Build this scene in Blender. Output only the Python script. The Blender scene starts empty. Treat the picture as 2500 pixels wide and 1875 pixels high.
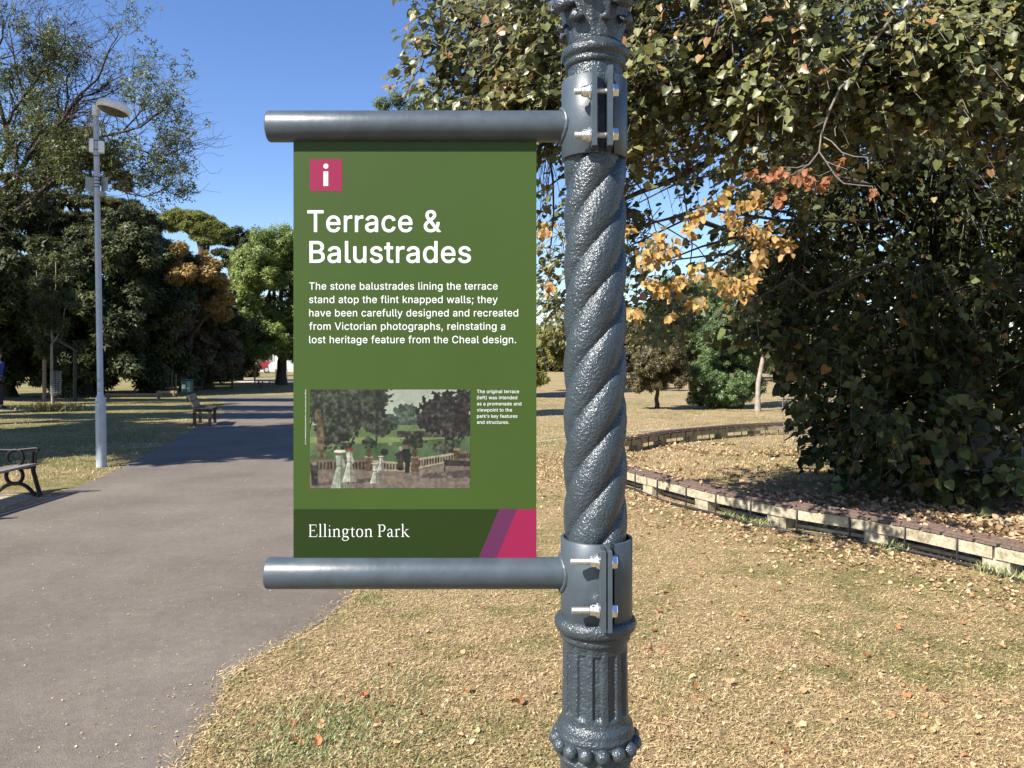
import bpy, math, random, json
import numpy as np
from mathutils import Vector, Matrix, noise as mnoise
from mathutils.geometry import tessellate_polygon

random.seed(7); RNG = np.random.default_rng(7)
R = math.radians
sc = bpy.context.scene
COL = sc.collection

# ------------------------------------------------------------------ camera, sky, sun, exposure
F, HZ, EYE = 1900.0, 870.0, 1.6          # focal length and horizon row of the 2500 px photo, eye height (m)
cd = bpy.data.cameras.new('camera'); cam = bpy.data.objects.new('camera', cd); COL.objects.link(cam)
cd.sensor_fit = 'HORIZONTAL'; cd.sensor_width = 36; cd.lens = 36 * F / 2500
cd.shift_y = -(937.5 - HZ) / 2500
cd.clip_start = .05; cd.clip_end = 2000
cam.location = (0, 0, EYE); cam.rotation_euler = (R(90), 0, 0)
sc.camera = cam
SUN_EL, SUN_AZ = 41.0, 52.0               # azimuth: degrees to the left of straight behind the camera
ce = math.cos(R(SUN_EL))
SUN = Vector((-math.sin(R(SUN_AZ)) * ce, -math.cos(R(SUN_AZ)) * ce, math.sin(R(SUN_EL))))
w = bpy.data.worlds.new('World'); sc.world = w; w.use_nodes = True
nt = w.node_tree; nt.nodes.clear()
sky = nt.nodes.new('ShaderNodeTexSky'); sky.sky_type = 'NISHITA'; sky.sun_disc = False
sky.sun_elevation = R(SUN_EL); sky.sun_rotation = math.atan2(SUN.x, SUN.y)
sky.air_density = 1.0; sky.dust_density = .3; sky.ozone_density = 3.0
bg = nt.nodes.new('ShaderNodeBackground'); bg.inputs[1].default_value = .085
wo = nt.nodes.new('ShaderNodeOutputWorld')
hs_ = nt.nodes.new('ShaderNodeHueSaturation'); hs_.inputs['Hue'].default_value = .512; hs_.inputs['Saturation'].default_value = 1.16; hs_.inputs['Value'].default_value = 1.08
nt.links.new(sky.outputs[0], hs_.inputs['Color']); nt.links.new(hs_.outputs[0], bg.inputs[0]); nt.links.new(bg.outputs[0], wo.inputs[0])
sd = bpy.data.lights.new('sun', 'SUN'); sd.energy = 5.0; sd.angle = R(.5); sd.color = (1, .95, .86)
so = bpy.data.objects.new('sun', sd); COL.objects.link(so)
so.rotation_euler = SUN.to_track_quat('Z', 'Y').to_euler()
sc.view_settings.view_transform = 'Standard'; sc.view_settings.look = 'None'
sc.view_settings.gamma = 1; sc.view_settings.use_curve_mapping = False
sc.view_settings.exposure = 1.15
sc.cycles.max_bounces = 6; sc.cycles.transparent_max_bounces = 6

# ------------------------------------------------------------------ helpers
def G(px, py, z=0.0):
    d = F * (EYE - z) / (py - HZ)
    return Vector(((px - 1250) / F * d, d, z))
def P(px, py, d):
    return Vector(((px - 1250) / F * d, d, EYE - (py - HZ) / F * d))

def tag(o, label=None, cat=None, group=None, kind=None):
    if label: o['label'] = label
    if cat: o['category'] = cat
    if group: o['group'] = group
    if kind: o['kind'] = kind
    return o
def empty(name, loc=(0, 0, 0), label=None, cat=None, group=None):
    o = bpy.data.objects.new(name, None); COL.objects.link(o); o.location = loc
    o.empty_display_size = .1
    return tag(o, label, cat, group)
def link(name, me, parent=None, mat=None):
    o = bpy.data.objects.new(name, me); COL.objects.link(o)
    if mat is not None and not me.materials: me.materials.append(mat)
    if parent is not None:
        o.parent = parent
        # geometry is written in world coordinates; things stand at their Empty
        p = parent; off = Vector((0, 0, 0))
        while p is not None:
            off += p.location; p = p.parent
        o.location = -off
    return o

def npmesh(name, V, Fc, mat, parent=None, smooth=False, tint=None, cols=None):
    me = bpy.data.meshes.new(name)
    V = np.asarray(V, np.float32); Fc = np.asarray(Fc, np.int32)
    k = Fc.shape[1]
    me.vertices.add(len(V)); me.vertices.foreach_set('co', V.ravel())
    me.loops.add(Fc.size); me.loops.foreach_set('vertex_index', Fc.ravel())
    me.polygons.add(len(Fc)); me.polygons.foreach_set('loop_start', np.arange(0, Fc.size, k, dtype=np.int32))
    if smooth: me.polygons.foreach_set('use_smooth', np.ones(len(Fc), bool))
    me.update(calc_edges=True)
    if tint is not None:
        a = me.attributes.new('tint', 'FLOAT', 'POINT'); a.data.foreach_set('value', np.asarray(tint, np.float32))
    if cols is not None:
        a = me.color_attributes.new('print', 'FLOAT_COLOR', 'POINT'); a.data.foreach_set('color', np.asarray(cols, np.float32).ravel())
    return link(name, me, parent, mat)

class MB:
    def __init__(s): s.v = []; s.f = []; s.sm = []
    def add(s, vs, fs, smooth=False):
        b = len(s.v); s.v += [tuple(v) for v in vs]; s.f += [tuple(i + b for i in f) for f in fs]; s.sm += [smooth] * len(fs); return s
    def box(s, c, size, M=None, bev=0.0):
        x, y, z = [a / 2 for a in size]; c = Vector(c)
        if bev <= 0:
            vs = [Vector((i * x, j * y, k * z)) for i in (-1, 1) for j in (-1, 1) for k in (-1, 1)]
            fs = [(0, 1, 3, 2), (4, 6, 7, 5), (0, 4, 5, 1), (2, 3, 7, 6), (0, 2, 6, 4), (1, 5, 7, 3)]
        else:
            b = min(bev, x * .9, y * .9, z * .9); vs = []; fs = []
            o = [(-1, -1), (1, -1), (1, 1), (-1, 1)]
            def ring(ex, ey, zz):
                r = []
                for (i, j) in o:
                    r.append(Vector((i * ex, j * ey, zz)))
                return r
            L = [ring(x - b, y - b, -z), ring(x, y, -z + b), ring(x, y, z - b), ring(x - b, y - b, z)]
            for r in L: vs += r
            for q in range(3):
                for k in range(4): fs.append((q * 4 + k, q * 4 + (k + 1) % 4, q * 4 + 4 + (k + 1) % 4, q * 4 + 4 + k))
            fs += [(3, 2, 1, 0), (12, 13, 14, 15)]
        if M is not None: vs = [M @ v for v in vs]
        return s.add([v + c for v in vs], fs)
    def tube(s, pts, rad, seg=10, caps=True, smooth=True, flat=1.0):
        pts = [Vector(p) for p in pts]; n = len(pts)
        if not hasattr(rad, '__len__'): rad = [rad] * n
        T = [(pts[min(i + 1, n - 1)] - pts[max(i - 1, 0)]).normalized() for i in range(n)]
        a = T[0].orthogonal().normalized() if abs(T[0].z) > .9 else T[0].cross(Vector((0, 0, 1))).normalized()
        vs = []
        for i in range(n):
            a = (a - T[i] * a.dot(T[i])).normalized(); b = T[i].cross(a)
            for k in range(seg):
                t = 2 * math.pi * k / seg
                vs.append(pts[i] + (a * math.cos(t) + b * math.sin(t) * flat) * rad[i])
        fs = [(i * seg + k, i * seg + (k + 1) % seg, (i + 1) * seg + (k + 1) % seg, (i + 1) * seg + k) for i in range(n - 1) for k in range(seg)]
        s.add(vs, fs, smooth)
        if caps: s.add(vs[:seg][::-1], [tuple(range(seg))]); s.add(vs[-seg:], [tuple(range(seg))])
        return s
    def lathe(s, prof, c=(0, 0, 0), seg=32, fn=None, M=None, smooth=True):
        c = Vector(c); vs = []
        for (r, z) in prof:
            for k in range(seg):
                t = 2 * math.pi * k / seg; rr = r if fn is None else fn(r, z, t)
                v = Vector((rr * math.sin(t), -rr * math.cos(t), z))
                vs.append((M @ v if M is not None else v) + c)
        n = len(prof)
        fs = [(i * seg + k, i * seg + (k + 1) % seg, (i + 1) * seg + (k + 1) % seg, (i + 1) * seg + k) for i in range(n - 1) for k in range(seg)]
        return s.add(vs, fs, smooth)
    def poly(s, pts, y):
        """flat filled outline(s) in the x/z plane facing -y"""
        loops = [[Vector((x, y, z)) for x, z in l] for l in pts]
        tri = tessellate_polygon(loops); vs = [v for l in loops for v in l]
        fs = []
        for t in tri:
            a, b, c = [vs[i] for i in t]
            fs.append(tuple(t) if (b - a).cross(c - a).y < 0 else tuple(reversed(t)))
        return s.add(vs, fs)
    def build(s, name, mat, parent=None):
        me = bpy.data.meshes.new(name); me.from_pydata(s.v, [], s.f); me.polygons.foreach_set('use_smooth', s.sm); me.update()
        return link(name, me, parent, mat)

def torus_prof(r, h, z, n=10):
    return [(r + math.cos(t) * h, z + math.sin(t) * h) for t in [math.pi / 2 - math.pi * i / n for i in range(n + 1)]]

def segmesh(name, segs, sides, mat, parent):
    """many short tapered prisms as one mesh: segs = array (n, 8): p0, p1, r0, r1"""
    S = np.asarray(segs, float)
    if len(S) == 0: return None
    p0, p1, r0, r1 = S[:, :3], S[:, 3:6], S[:, 6], S[:, 7]
    t = p1 - p0; t /= np.linalg.norm(t, axis=1, keepdims=True) + 1e-9
    ref = np.where(np.abs(t[:, 2:3]) > .9, np.array([[1., 0, 0]]), np.array([[0, 0, 1.]]))
    a = np.cross(t, ref); a /= np.linalg.norm(a, axis=1, keepdims=True); b = np.cross(t, a)
    V = []
    for (p, r) in ((p0, r0), (p1, r1)):
        for k in range(sides):
            th = 2 * math.pi * k / sides
            V.append(p + (a * math.cos(th) + b * math.sin(th)) * r[:, None])
    V = np.stack(V, 1).reshape(-1, 3)
    f = np.array([[k, (k + 1) % sides, sides + (k + 1) % sides, sides + k] for k in range(sides)])
    Fc = (f[None] + (np.arange(len(S)) * 2 * sides)[:, None, None]).reshape(-1, 4)
    return npmesh(name, V, Fc, mat, parent, smooth=True)

def unit(a): return a / (np.linalg.norm(a, axis=1, keepdims=True) + 1e-9)
# leaf templates: x across, y towards the tip, z out of the blade (unit length 1)
LIME = (np.array([(0, .03, 0), (.36, -.05, .07), (.5, .34, .12), (.27, .76, .03), (0, 1.04, -.12), (-.31, .72, .05), (-.5, .3, .08), (-.33, -.06, .03), (0, .4, -.04)], float),
        np.array([(8, 0, 1), (8, 1, 2), (8, 2, 3), (8, 3, 4), (8, 4, 5), (8, 5, 6), (8, 6, 7), (8, 7, 0)]))
_s = []; _f = []
for _i, (ox, oy, an, l) in enumerate([(0, 0, 0, 1.1), (.1, .1, 1.2, .95), (-.1, .05, -1.1, 1.0)]):
    ca, sa = math.cos(an), math.sin(an)
    for (x, y, z) in ((-.22, .12, .05 * _i), (.2, .3, .08 * (_i - 1)), (0, 1, -.06)):
        x *= l; y *= l; _s.append((ox + ca * x + sa * y, oy - sa * x + ca * y, z + .14 * _i * ((-1) ** _i)))
    _f.append((3 * _i, 3 * _i + 1, 3 * _i + 2))
SPRIG = (np.array(_s, float), np.array(_f))
_s = []; _f = []
for _i in range(4):
    an = 2 * math.pi * _i / 4 + .3; up = .35 + .3 * (_i % 3)
    d = Vector((math.cos(an), math.sin(an), up)).normalized(); n = d.cross(Vector((0, 0, 1))).normalized() * .12
    _s += [tuple(-n), tuple(n), tuple(d)]; _f.append((3 * _i, 3 * _i + 1, 3 * _i + 2))
NEEDLE = (np.array(_s, float), np.array(_f))
CRUMB = (np.array([(-.4, 0, 0), (.4, .1, .1), (0, 1, .15)], float), np.array([(0, 1, 2)]))
CURL = (np.array([(0, 0, .04), (.3, .0, .18), (.42, .4, .26), (.22, .85, .12), (0, 1.05, .22), (-.25, .75, .1), (-.4, .35, .3), (-.28, -.02, .12), (0, .45, 0)], float), LIME[1])

def frames(nrm, tip):
    n = unit(nrm); y = tip - n * np.sum(tip * n, 1, keepdims=True); y = unit(y); x = np.cross(y, n)
    return x, y, n
def leafcloud(name, pos, nrm, tip, size, tmpl, mat, parent, tint, kind='stuff'):
    x, y, n = frames(nrm, tip); T, Fc = tmpl
    V = pos[:, None] + size[:, None, None] * (T[None, :, 0:1] * x[:, None] + T[None, :, 1:2] * y[:, None] + T[None, :, 2:3] * n[:, None])
    Fa = (Fc[None] + (np.arange(len(pos)) * len(T))[:, None, None]).reshape(-1, 3)
    o = npmesh(name, V.reshape(-1, 3), Fa, mat, parent, tint=np.repeat(tint, len(T)))
    if kind: o['kind'] = kind
    return o
def rdir(n): return unit(RNG.normal(size=(n, 3)))
def clump_points(cl, n, sub=14, subr=.34, shell=.55):
    """cl: (m,6) ellipsoids; leaves gather in small sub-clumps near each ellipsoid's shell"""
    cl = np.asarray(cl, float); m = len(cl)
    wgt = (cl[:, 3] * cl[:, 4] + cl[:, 4] * cl[:, 5] + cl[:, 3] * cl[:, 5]); wgt /= wgt.sum()
    ci = np.repeat(np.arange(m), sub); sdir = rdir(m * sub)
    srad = RNG.uniform(shell, 1.0, (m * sub, 1))
    sc_ = cl[ci, :3] + sdir * srad * cl[ci, 3:]
    pi = RNG.choice(m, n, p=wgt) * sub + RNG.integers(0, sub, n)
    d = rdir(n); rr = RNG.uniform(.3, 1, (n, 1)) ** .6
    rs = cl[ci][pi, 3:] * subr * (1 + .35 * RNG.normal(size=(n, 1)) * .5)
    pos = sc_[pi] + d * rr * rs
    out = unit(pos - cl[ci[pi], :3])
    return pos, out * .5 + d * .6, pi
def mats_noise_tint(pi, n, spread=.25):
    base = RNG.uniform(0, 1, pi.max() + 1)[pi]
    return np.clip(base * (1 - spread) + RNG.uniform(0, 1, n) * spread, 0, 1)

LIMEFAR = (np.array([(0, 0, 0), (.48, .25, .1), (.2, .8, 0), (0, 1, -.1), (-.3, .75, .04), (-.48, .22, .08)], float), np.array([(0, 1, 2), (0, 2, 3), (0, 3, 4), (0, 4, 5)]))

# ------------------------------------------------------------------ materials
def newmat(name):
    m = bpy.data.materials.new(name); m.use_nodes = True; t = m.node_tree
    return m, t, t.nodes['Principled BSDF'], t.nodes['Material Output']
def N(t, ty, **kw):
    n = t.nodes.new(ty)
    for k, v in kw.items():
        if k.startswith('i_'):
            n.inputs[int(k[2:])].default_value = v
        else: setattr(n, k, v)
    return n
def ramp(t, stops, fac=None, interp='LINEAR'):
    r = t.nodes.new('ShaderNodeValToRGB'); r.color_ramp.interpolation = interp
    e = r.color_ramp.elements
    while len(e) > 1: e.remove(e[-1])
    e[0].position = stops[0][0]; e[0].color = (*stops[0][1], 1)
    for p, c in stops[1:]:
        q = e.new(p); q.color = (*c, 1)
    if fac is not None: t.links.new(fac, r.inputs[0])
    return r
def noise(t, scale, detail=4, rough=.55, vec=None, dist=0):
    n = t.nodes.new('ShaderNodeTexNoise'); n.inputs['Scale'].default_value = scale; n.inputs['Detail'].default_value = detail
    n.inputs['Roughness'].default_value = rough; n.inputs['Distortion'].default_value = dist
    if vec is not None: t.links.new(vec, n.inputs['Vector'])
    return n
def mixc(t, fac, a, b, mode='MIX'):
    m = t.nodes.new('ShaderNodeMix'); m.data_type = 'RGBA'; m.blend_type = mode
    for sock, v in ((m.inputs[0], fac), (m.inputs[6], a), (m.inputs[7], b)):
        if hasattr(v, 'is_output'): t.links.new(v, sock)
        elif isinstance(v, (int, float)): sock.default_value = v
        else: sock.default_value = (*v, 1)
    return m.outputs[2]
def pos(t): return t.nodes.new('ShaderNodeNewGeometry').outputs['Position']
def bump(t, bs, h, strength, dist, prev=None):
    b = t.nodes.new('ShaderNodeBump'); b.inputs['Strength'].default_value = strength; b.inputs['Distance'].default_value = dist
    t.links.new(h, b.inputs['Height'])
    if prev: t.links.new(prev, b.inputs['Normal'])
    if bs: t.links.new(b.outputs[0], bs.inputs['Normal'])
    return b.outputs[0]
def simple(name, col, rough=.6, metal=0, nscale=0, namt=.25, bumps=None, spec=.5, coat=0):
    m, t, b, o = newmat(name)
    b.inputs['Roughness'].default_value = rough; b.inputs['Metallic'].default_value = metal
    b.inputs['Specular IOR Level'].default_value = spec; b.inputs['Coat Weight'].default_value = coat
    b.inputs['Base Color'].default_value = (*col, 1)
    if nscale:
        n = noise(t, nscale, 5, .6, pos(t))
        lo = tuple(c * (1 - namt) for c in col); hi = tuple(min(1, c * (1 + namt)) for c in col)
        t.links.new(ramp(t, [(.3, lo), (.7, hi)], n.outputs[0]).outputs[0], b.inputs['Base Color'])
    if bumps:
        n = noise(t, bumps[0], 3, .5, pos(t)); bump(t, b, n.outputs[0], bumps[1], bumps[2])
    return m
def leafmat(name, stops, rough=.5, trans=.3, spec=.4, objrand=False):
    m, t, b, o = newmat(name)
    if objrand:
        fac = t.nodes.new('ShaderNodeObjectInfo').outputs['Random']
    else:
        a = t.nodes.new('ShaderNodeAttribute'); a.attribute_name = 'tint'; fac = a.outputs['Fac']
    c = ramp(t, stops, fac).outputs[0]
    n = noise(t, 60, 2, .5, pos(t)); c2 = mixc(t, .35, c, ramp(t, [(.3, (.45, .45, .45)), (.7, (1.5, 1.5, 1.5))], n.outputs[0]).outputs[0], 'MULTIPLY')
    t.links.new(c2, b.inputs['Base Color'])
    b.inputs['Roughness'].default_value = rough; b.inputs['Specular IOR Level'].default_value = spec
    tr = t.nodes.new('ShaderNodeBsdfTranslucent'); mx = t.nodes.new('ShaderNodeMixShader'); mx.inputs[0].default_value = trans
    g = t.nodes.new('ShaderNodeGamma'); g.inputs[1].default_value = .85
    t.links.new(c2, g.inputs[0]); t.links.new(g.outputs[0], tr.inputs[0])
    t.links.new(b.outputs[0], mx.inputs[1]); t.links.new(tr.outputs[0], mx.inputs[2]); t.links.new(mx.outputs[0], o.inputs[0])
    return m

def paint(name, col, rough, bscale, bdist, fine=None):
    m, t, b, o = newmat(name); b.inputs['Base Color'].default_value = (*col, 1)
    p = pos(t)
    n0 = noise(t, 25, 4, .6, p); t.links.new(ramp(t, [(.3, tuple(c * .8 for c in col)), (.7, tuple(c * 1.15 for c in col))], n0.outputs[0]).outputs[0], b.inputs['Base Color'])
    b.inputs['Roughness'].default_value = rough; b.inputs['Specular IOR Level'].default_value = .6
    n = noise(t, bscale, 2.5, .55, p); nn = bump(t, b, n.outputs[0], 1.0, bdist)
    if fine:
        v = t.nodes.new('ShaderNodeTexVoronoi'); v.inputs['Scale'].default_value = fine; t.links.new(p, v.inputs['Vector'])
        bump(t, b, v.outputs[0], .5, bdist * .35, nn)
    return m
M = {}
M['cast'] = paint('cast_paint', (.034, .046, .055), .27, 235, .0026)
M['steel_paint'] = paint('steel_paint', (.047, .063, .076), .42, 60, .0005)
M['stainless'] = simple('stainless', (.8, .79, .77), .22, 1, 0)
M['thread'] = simple('thread', (.8, .78, .76), .38, 1)
M['green_panel'] = simple('green_panel', (.0375, .069, .0115), .5, 0, 2.2, .09, (900, .15, .0004), .22)
M['dark_green'] = simple('dark_green_print', (.0135, .028, .003), .5, spec=.22)
M['pink'] = simple('pink_print', (.215, .011, .05), .5, spec=.22)
M['purple'] = simple('purple_print', (.08, .0135, .056), .5, spec=.35)
M['white_print'] = simple('white_print', (.62, .63, .6), .5)
m, t, b, o = newmat('picture_print'); a = N(t, 'ShaderNodeVertexColor', layer_name='print'); t.links.new(a.outputs[0], b.inputs['Base Color']); b.inputs['Roughness'].default_value = .42
M['picture'] = m
M['lamp_white'] = simple('lamp_grey_paint', (.4, .43, .47), .45, 0, 9, .12)
M['lamp_head'] = simple('lamp_head_white', (.74, .74, .72), .4, 0, 9, .1)
M['lamp_glass'] = simple('lamp_glass', (.11, .095, .065), .35, 0, 12, .3)
M['sign_back'] = simple('sign_back', (.3, .32, .28), .5, 0, 14, .2)
M['iron'] = simple('black_iron', (.008, .009, .01), .5, 0, 0, 0, (120, .4, .002), .3)
M['slat'] = simple('weathered_slat', (.22, .19, .155), .6, 0, 30, .25)
M['dark_wood'] = simple('dark_wood', (.05, .028, .014), .6, 0, 25, .3)
M['brown_wood'] = simple('brown_wood', (.19, .11, .045), .6, 0, 25, .3)
M['timber'] = simple('round_timber', (.2, .14, .08), .75, 0, 18, .35)
M['dark_timber'] = simple('dark_timber', (.045, .035, .025), .8, 0, 18, .3)
M['bin'] = simple('bin_green', (.012, .06, .055), .45)
M['wire'] = simple('galvanised_wire', (.35, .35, .33), .5, .3)
M['black_plastic'] = simple('black_plastic', (.02, .02, .02), .5)
M['white_wall'] = simple('white_wall', (.72, .7, .66), .8, 0, 3, .08)
M['red_paint'] = simple('red_paint', (.24, .012, .016), .3)
M['van_paint'] = simple('van_paint', (.5, .5, .5), .3)
M['car_glass'] = simple('car_glass', (.02, .025, .03), .08)
M['tyre'] = simple('tyre', (.02, .02, .02), .8)
M['tiles'] = simple('roof_tiles', (.1, .08, .065), .8, 0, 5, .25)
M['skin'] = simple('skin', (.5, .27, .18), .55)
M['hair'] = simple('hair', (.05, .035, .025), .7)
M['blue_cloth'] = simple('blue_cloth', (.022, .055, .25), .8, 0, 30, .2)
M['dark_cloth'] = simple('dark_cloth', (.02, .02, .026), .8)
M['rust'] = simple('rusty_steel', (.13, .085, .065), .75, 0, 45, .4, (300, .4, .003))
M['sleeper'] = simple('sleeper', (.115, .085, .068), .85, 0, 40, .35, (200, .5, .004))
M['bark_dark'] = simple('bark_dark', (.055, .04, .03), .85, 0, 12, .35, (40, .6, .02))
M['bark_grey'] = simple('bark_grey', (.14, .12, .1), .8, 0, 20, .4, (60, .6, .01))
M['bark_pale'] = simple('bark_pale', (.26, .22, .17), .8, 0, 8, .25)

# concrete of the railway beams
m, t, b, o = newmat('beam_concrete'); p = pos(t)
n1 = noise(t, 10, 6, .7, p); n2 = noise(t, 60, 4, .6, p)
c = ramp(t, [(.3, (.13, .1, .06)), (.48, (.34, .3, .21)), (.72, (.5, .45, .33))], n1.outputs[0]).outputs[0]
c = mixc(t, .5, c, ramp(t, [(.35, (.5, .48, .42)), (.65, (1.25, 1.2, 1.15))], n2.outputs[0]).outputs[0], 'MULTIPLY')
t.links.new(c, b.inputs['Base Color']); b.inputs['Roughness'].default_value = .9; bump(t, b, n2.outputs[0], .7, .006)
M['concrete'] = m

# lawn colour: shared by the soil sheet and the blades, so patches agree
def lawn_colour(t, p, blades):
    big = noise(t, .55, 5, .6, p); mid = noise(t, 3.2, 5, .65, p); fine = noise(t, 26, 5, .7, p)
    straw = ramp(t, [(.25, (.31, .215, .12)), (.5, (.47, .36, .205)), (.75, (.64, .52, .33))], fine.outputs[0]).outputs[0]
    green = ramp(t, [(.25, (.13, .145, .045)), (.6, (.235, .235, .085)), (.8, (.36, .335, .15))], fine.outputs[0]).outputs[0]
    ad = N(t, 'ShaderNodeMath', operation='ADD'); t.links.new(big.outputs[0], ad.inputs[0]); t.links.new(mid.outputs[0], ad.inputs[1])
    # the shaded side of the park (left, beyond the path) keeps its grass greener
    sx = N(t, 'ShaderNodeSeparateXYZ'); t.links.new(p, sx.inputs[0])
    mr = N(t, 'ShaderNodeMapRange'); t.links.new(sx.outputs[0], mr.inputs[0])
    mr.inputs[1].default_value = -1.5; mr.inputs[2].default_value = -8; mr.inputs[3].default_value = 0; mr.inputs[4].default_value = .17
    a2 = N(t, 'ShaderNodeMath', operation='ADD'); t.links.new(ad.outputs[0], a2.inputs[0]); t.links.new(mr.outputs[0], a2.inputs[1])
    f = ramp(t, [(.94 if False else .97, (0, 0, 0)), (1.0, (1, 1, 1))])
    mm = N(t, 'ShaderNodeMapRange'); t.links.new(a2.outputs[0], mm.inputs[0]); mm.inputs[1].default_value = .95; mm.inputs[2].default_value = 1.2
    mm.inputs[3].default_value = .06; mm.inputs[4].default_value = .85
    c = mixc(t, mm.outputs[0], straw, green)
    t.nodes.remove(f)
    pk = noise(t, 1.7, 5, .65, p); pk2 = noise(t, 19, 4, .6, p)
    ml = N(t, 'ShaderNodeMath', operation='MULTIPLY'); t.links.new(pk.outputs[0], ml.inputs[0]); t.links.new(pk2.outputs[0], ml.inputs[1])
    c = mixc(t, ramp(t, [(.24, (0, 0, 0)), (.38, (.42, .42, .42))], ml.outputs[0]).outputs[0], c, (.5, .34, .215))
    return c, fine
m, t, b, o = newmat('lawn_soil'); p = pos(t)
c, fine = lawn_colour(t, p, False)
n2 = noise(t, 110, 5, .7, p)
c = mixc(t, .75, c, ramp(t, [(.34, (.16, .13, .09)), (.56, (.8, .78, .74)), (.75, (1.2, 1.15, 1.05))], n2.outputs[0]).outputs[0], 'MULTIPLY')
n3 = noise(t, 9, 6, .7, p)
c = mixc(t, ramp(t, [(.62, (0, 0, 0)), (.72, (.55, .55, .55))], n3.outputs[0]).outputs[0], c, (.26, .155, .07))
t.links.new(c, b.inputs['Base Color']); b.inputs['Roughness'].default_value = .95; b.inputs['Specular IOR Level'].default_value = .15
bump(t, b, n2.outputs[0], .8, .02)
M['lawn'] = m
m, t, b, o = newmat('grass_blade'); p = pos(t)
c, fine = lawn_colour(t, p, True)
a = N(t, 'ShaderNodeAttribute', attribute_name='tint')
c = mixc(t, .8, c, ramp(t, [(0, (.42, .34, .24)), (.35, (.85, .82, .75)), (.75, (1.3, 1.28, 1.15)), (1, (1.75, 1.7, 1.5))], a.outputs['Fac']).outputs[0], 'MULTIPLY')
t.links.new(c, b.inputs['Base Color']); b.inputs['Roughness'].default_value = .6; b.inputs['Specular IOR Level'].default_value = .3
tr = N(t, 'ShaderNodeBsdfTranslucent'); t.links.new(c, tr.inputs[0]); mx = N(t, 'ShaderNodeMixShader'); mx.inputs[0].default_value = .25
t.links.new(b.outputs[0], mx.inputs[1]); t.links.new(tr.outputs[0], mx.inputs[2]); t.links.new(mx.outputs[0], o.inputs[0])
M['blade'] = m

m, t, b, o = newmat('asphalt'); p = pos(t)
n1 = noise(t, .9, 6, .6, p); n2 = noise(t, 160, 3, .7, p); n3 = noise(t, 14, 6, .7, p); 
c = ramp(t, [(.28, (.118, .1, .082)), (.5, (.152, .129, .105)), (.74, (.19, .163, .133))], n1.outputs[0]).outputs[0]
c = mixc(t, .6, c, ramp(t, [(.3, (.55, .55, .56)), (.5, (1, 1, 1)), (.72, (1.5, 1.47, 1.4))], n2.outputs[0]).outputs[0], 'MULTIPLY')
c = mixc(t, .6, c, ramp(t, [(.3, (.75, .75, .76)), (.7, (1.25, 1.22, 1.18))], n3.outputs[0]).outputs[0], 'MULTIPLY')
v = N(t, 'ShaderNodeTexVoronoi'); v.inputs['Scale'].default_value = 95; t.links.new(p, v.inputs['Vector'])
vv = N(t, 'ShaderNodeSeparateColor'); t.links.new(v.outputs['Color'], vv.inputs[0])
c = mixc(t, ramp(t, [(.991, (0, 0, 0)), (.995, (.6, .6, .6))], vv.outputs[0]).outputs[0], c, (.34, .31, .27))
t.links.new(c, b.inputs['Base Color']); b.inputs['Roughness'].default_value = .85; b.inputs['Specular IOR Level'].default_value = .3
bump(t, b, n2.outputs[0], .9, .006)
M['asphalt'] = m
M['sand'] = simple('sandy_path', (.5, .4, .28), .9, 0, 6, .15)
M['dust'] = simple('pale_dust', (.36, .31, .23), .9, 0, 40, .4, (150, .6, .005))

L = lambda *s: list(s)
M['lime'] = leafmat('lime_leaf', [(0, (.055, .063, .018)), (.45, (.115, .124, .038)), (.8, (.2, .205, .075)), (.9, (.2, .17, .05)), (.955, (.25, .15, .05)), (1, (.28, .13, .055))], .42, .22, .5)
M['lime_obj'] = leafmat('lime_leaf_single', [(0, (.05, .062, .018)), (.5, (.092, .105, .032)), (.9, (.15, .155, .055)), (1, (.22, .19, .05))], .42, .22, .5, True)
M['lime_low'] = leafmat('lime_shade_leaf', [(0, (.02, .027, .008)), (.5, (.042, .052, .016)), (.82, (.095, .115, .036)), (.97, (.14, .165, .055)), (1, (.2, .11, .04))], .55, .2, .22)  # lime leaf darkened: the wall's shade put into its colour, paler stops as sunlit leaves
M['gold'] = leafmat('golden_leaf', [(0, (.27, .11, .045)), (.12, (.27, .11, .045)), (.2, (.16, .11, .04)), (.35, (.34, .19, .06)), (.7, (.43, .26, .08)), (1, (.36, .29, .09))], .55, .3)
M['gold_obj'] = leafmat('golden_leaf_single', [(0, (.17, .12, .04)), (.15, (.24, .13, .05)), (.3, (.34, .19, .06)), (.7, (.43, .26, .08)), (1, (.36, .29, .09))], .55, .3, .4, True)
M['litter'] = leafmat('dry_leaf', [(0, (.18, .11, .055)), (.3, (.34, .21, .11)), (.6, (.46, .32, .18)), (.93, (.56, .44, .27)), (1, (.42, .18, .09))], .6, .15, .3)
M['litter_obj'] = leafmat('dry_leaf_single', [(0, (.22, .1, .04)), (.3, (.38, .18, .075)), (.6, (.48, .28, .14)), (.85, (.55, .4, .2)), (1, (.5, .15, .06))], .6, .15, .3, True)
M['f_robinia'] = leafmat('branchy_leaf', [(0, (.04, .06, .018)), (.5, (.085, .11, .03)), (1, (.2, .2, .065))], .5, .3)
M['f_pine'] = leafmat('pine_needles', [(0, (.04, .05, .018)), (.5, (.1, .11, .035)), (1, (.2, .19, .06))], .6, .1)
M['f_stone'] = leafmat('stone_pine_needles', [(0, (.1, .12, .03)), (.5, (.22, .24, .06)), (1, (.36, .36, .11))], .6, .25)
M['f_dark'] = leafmat('evergreen_leaf', [(0, (.018, .025, .008)), (.5, (.045, .058, .018)), (1, (.135, .14, .05))], .55, .18, .25)
M['f_gold'] = leafmat('autumn_leaf', [(0, (.13, .1, .03)), (.5, (.34, .22, .065)), (1, (.46, .31, .1))], .5, .25)
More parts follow.
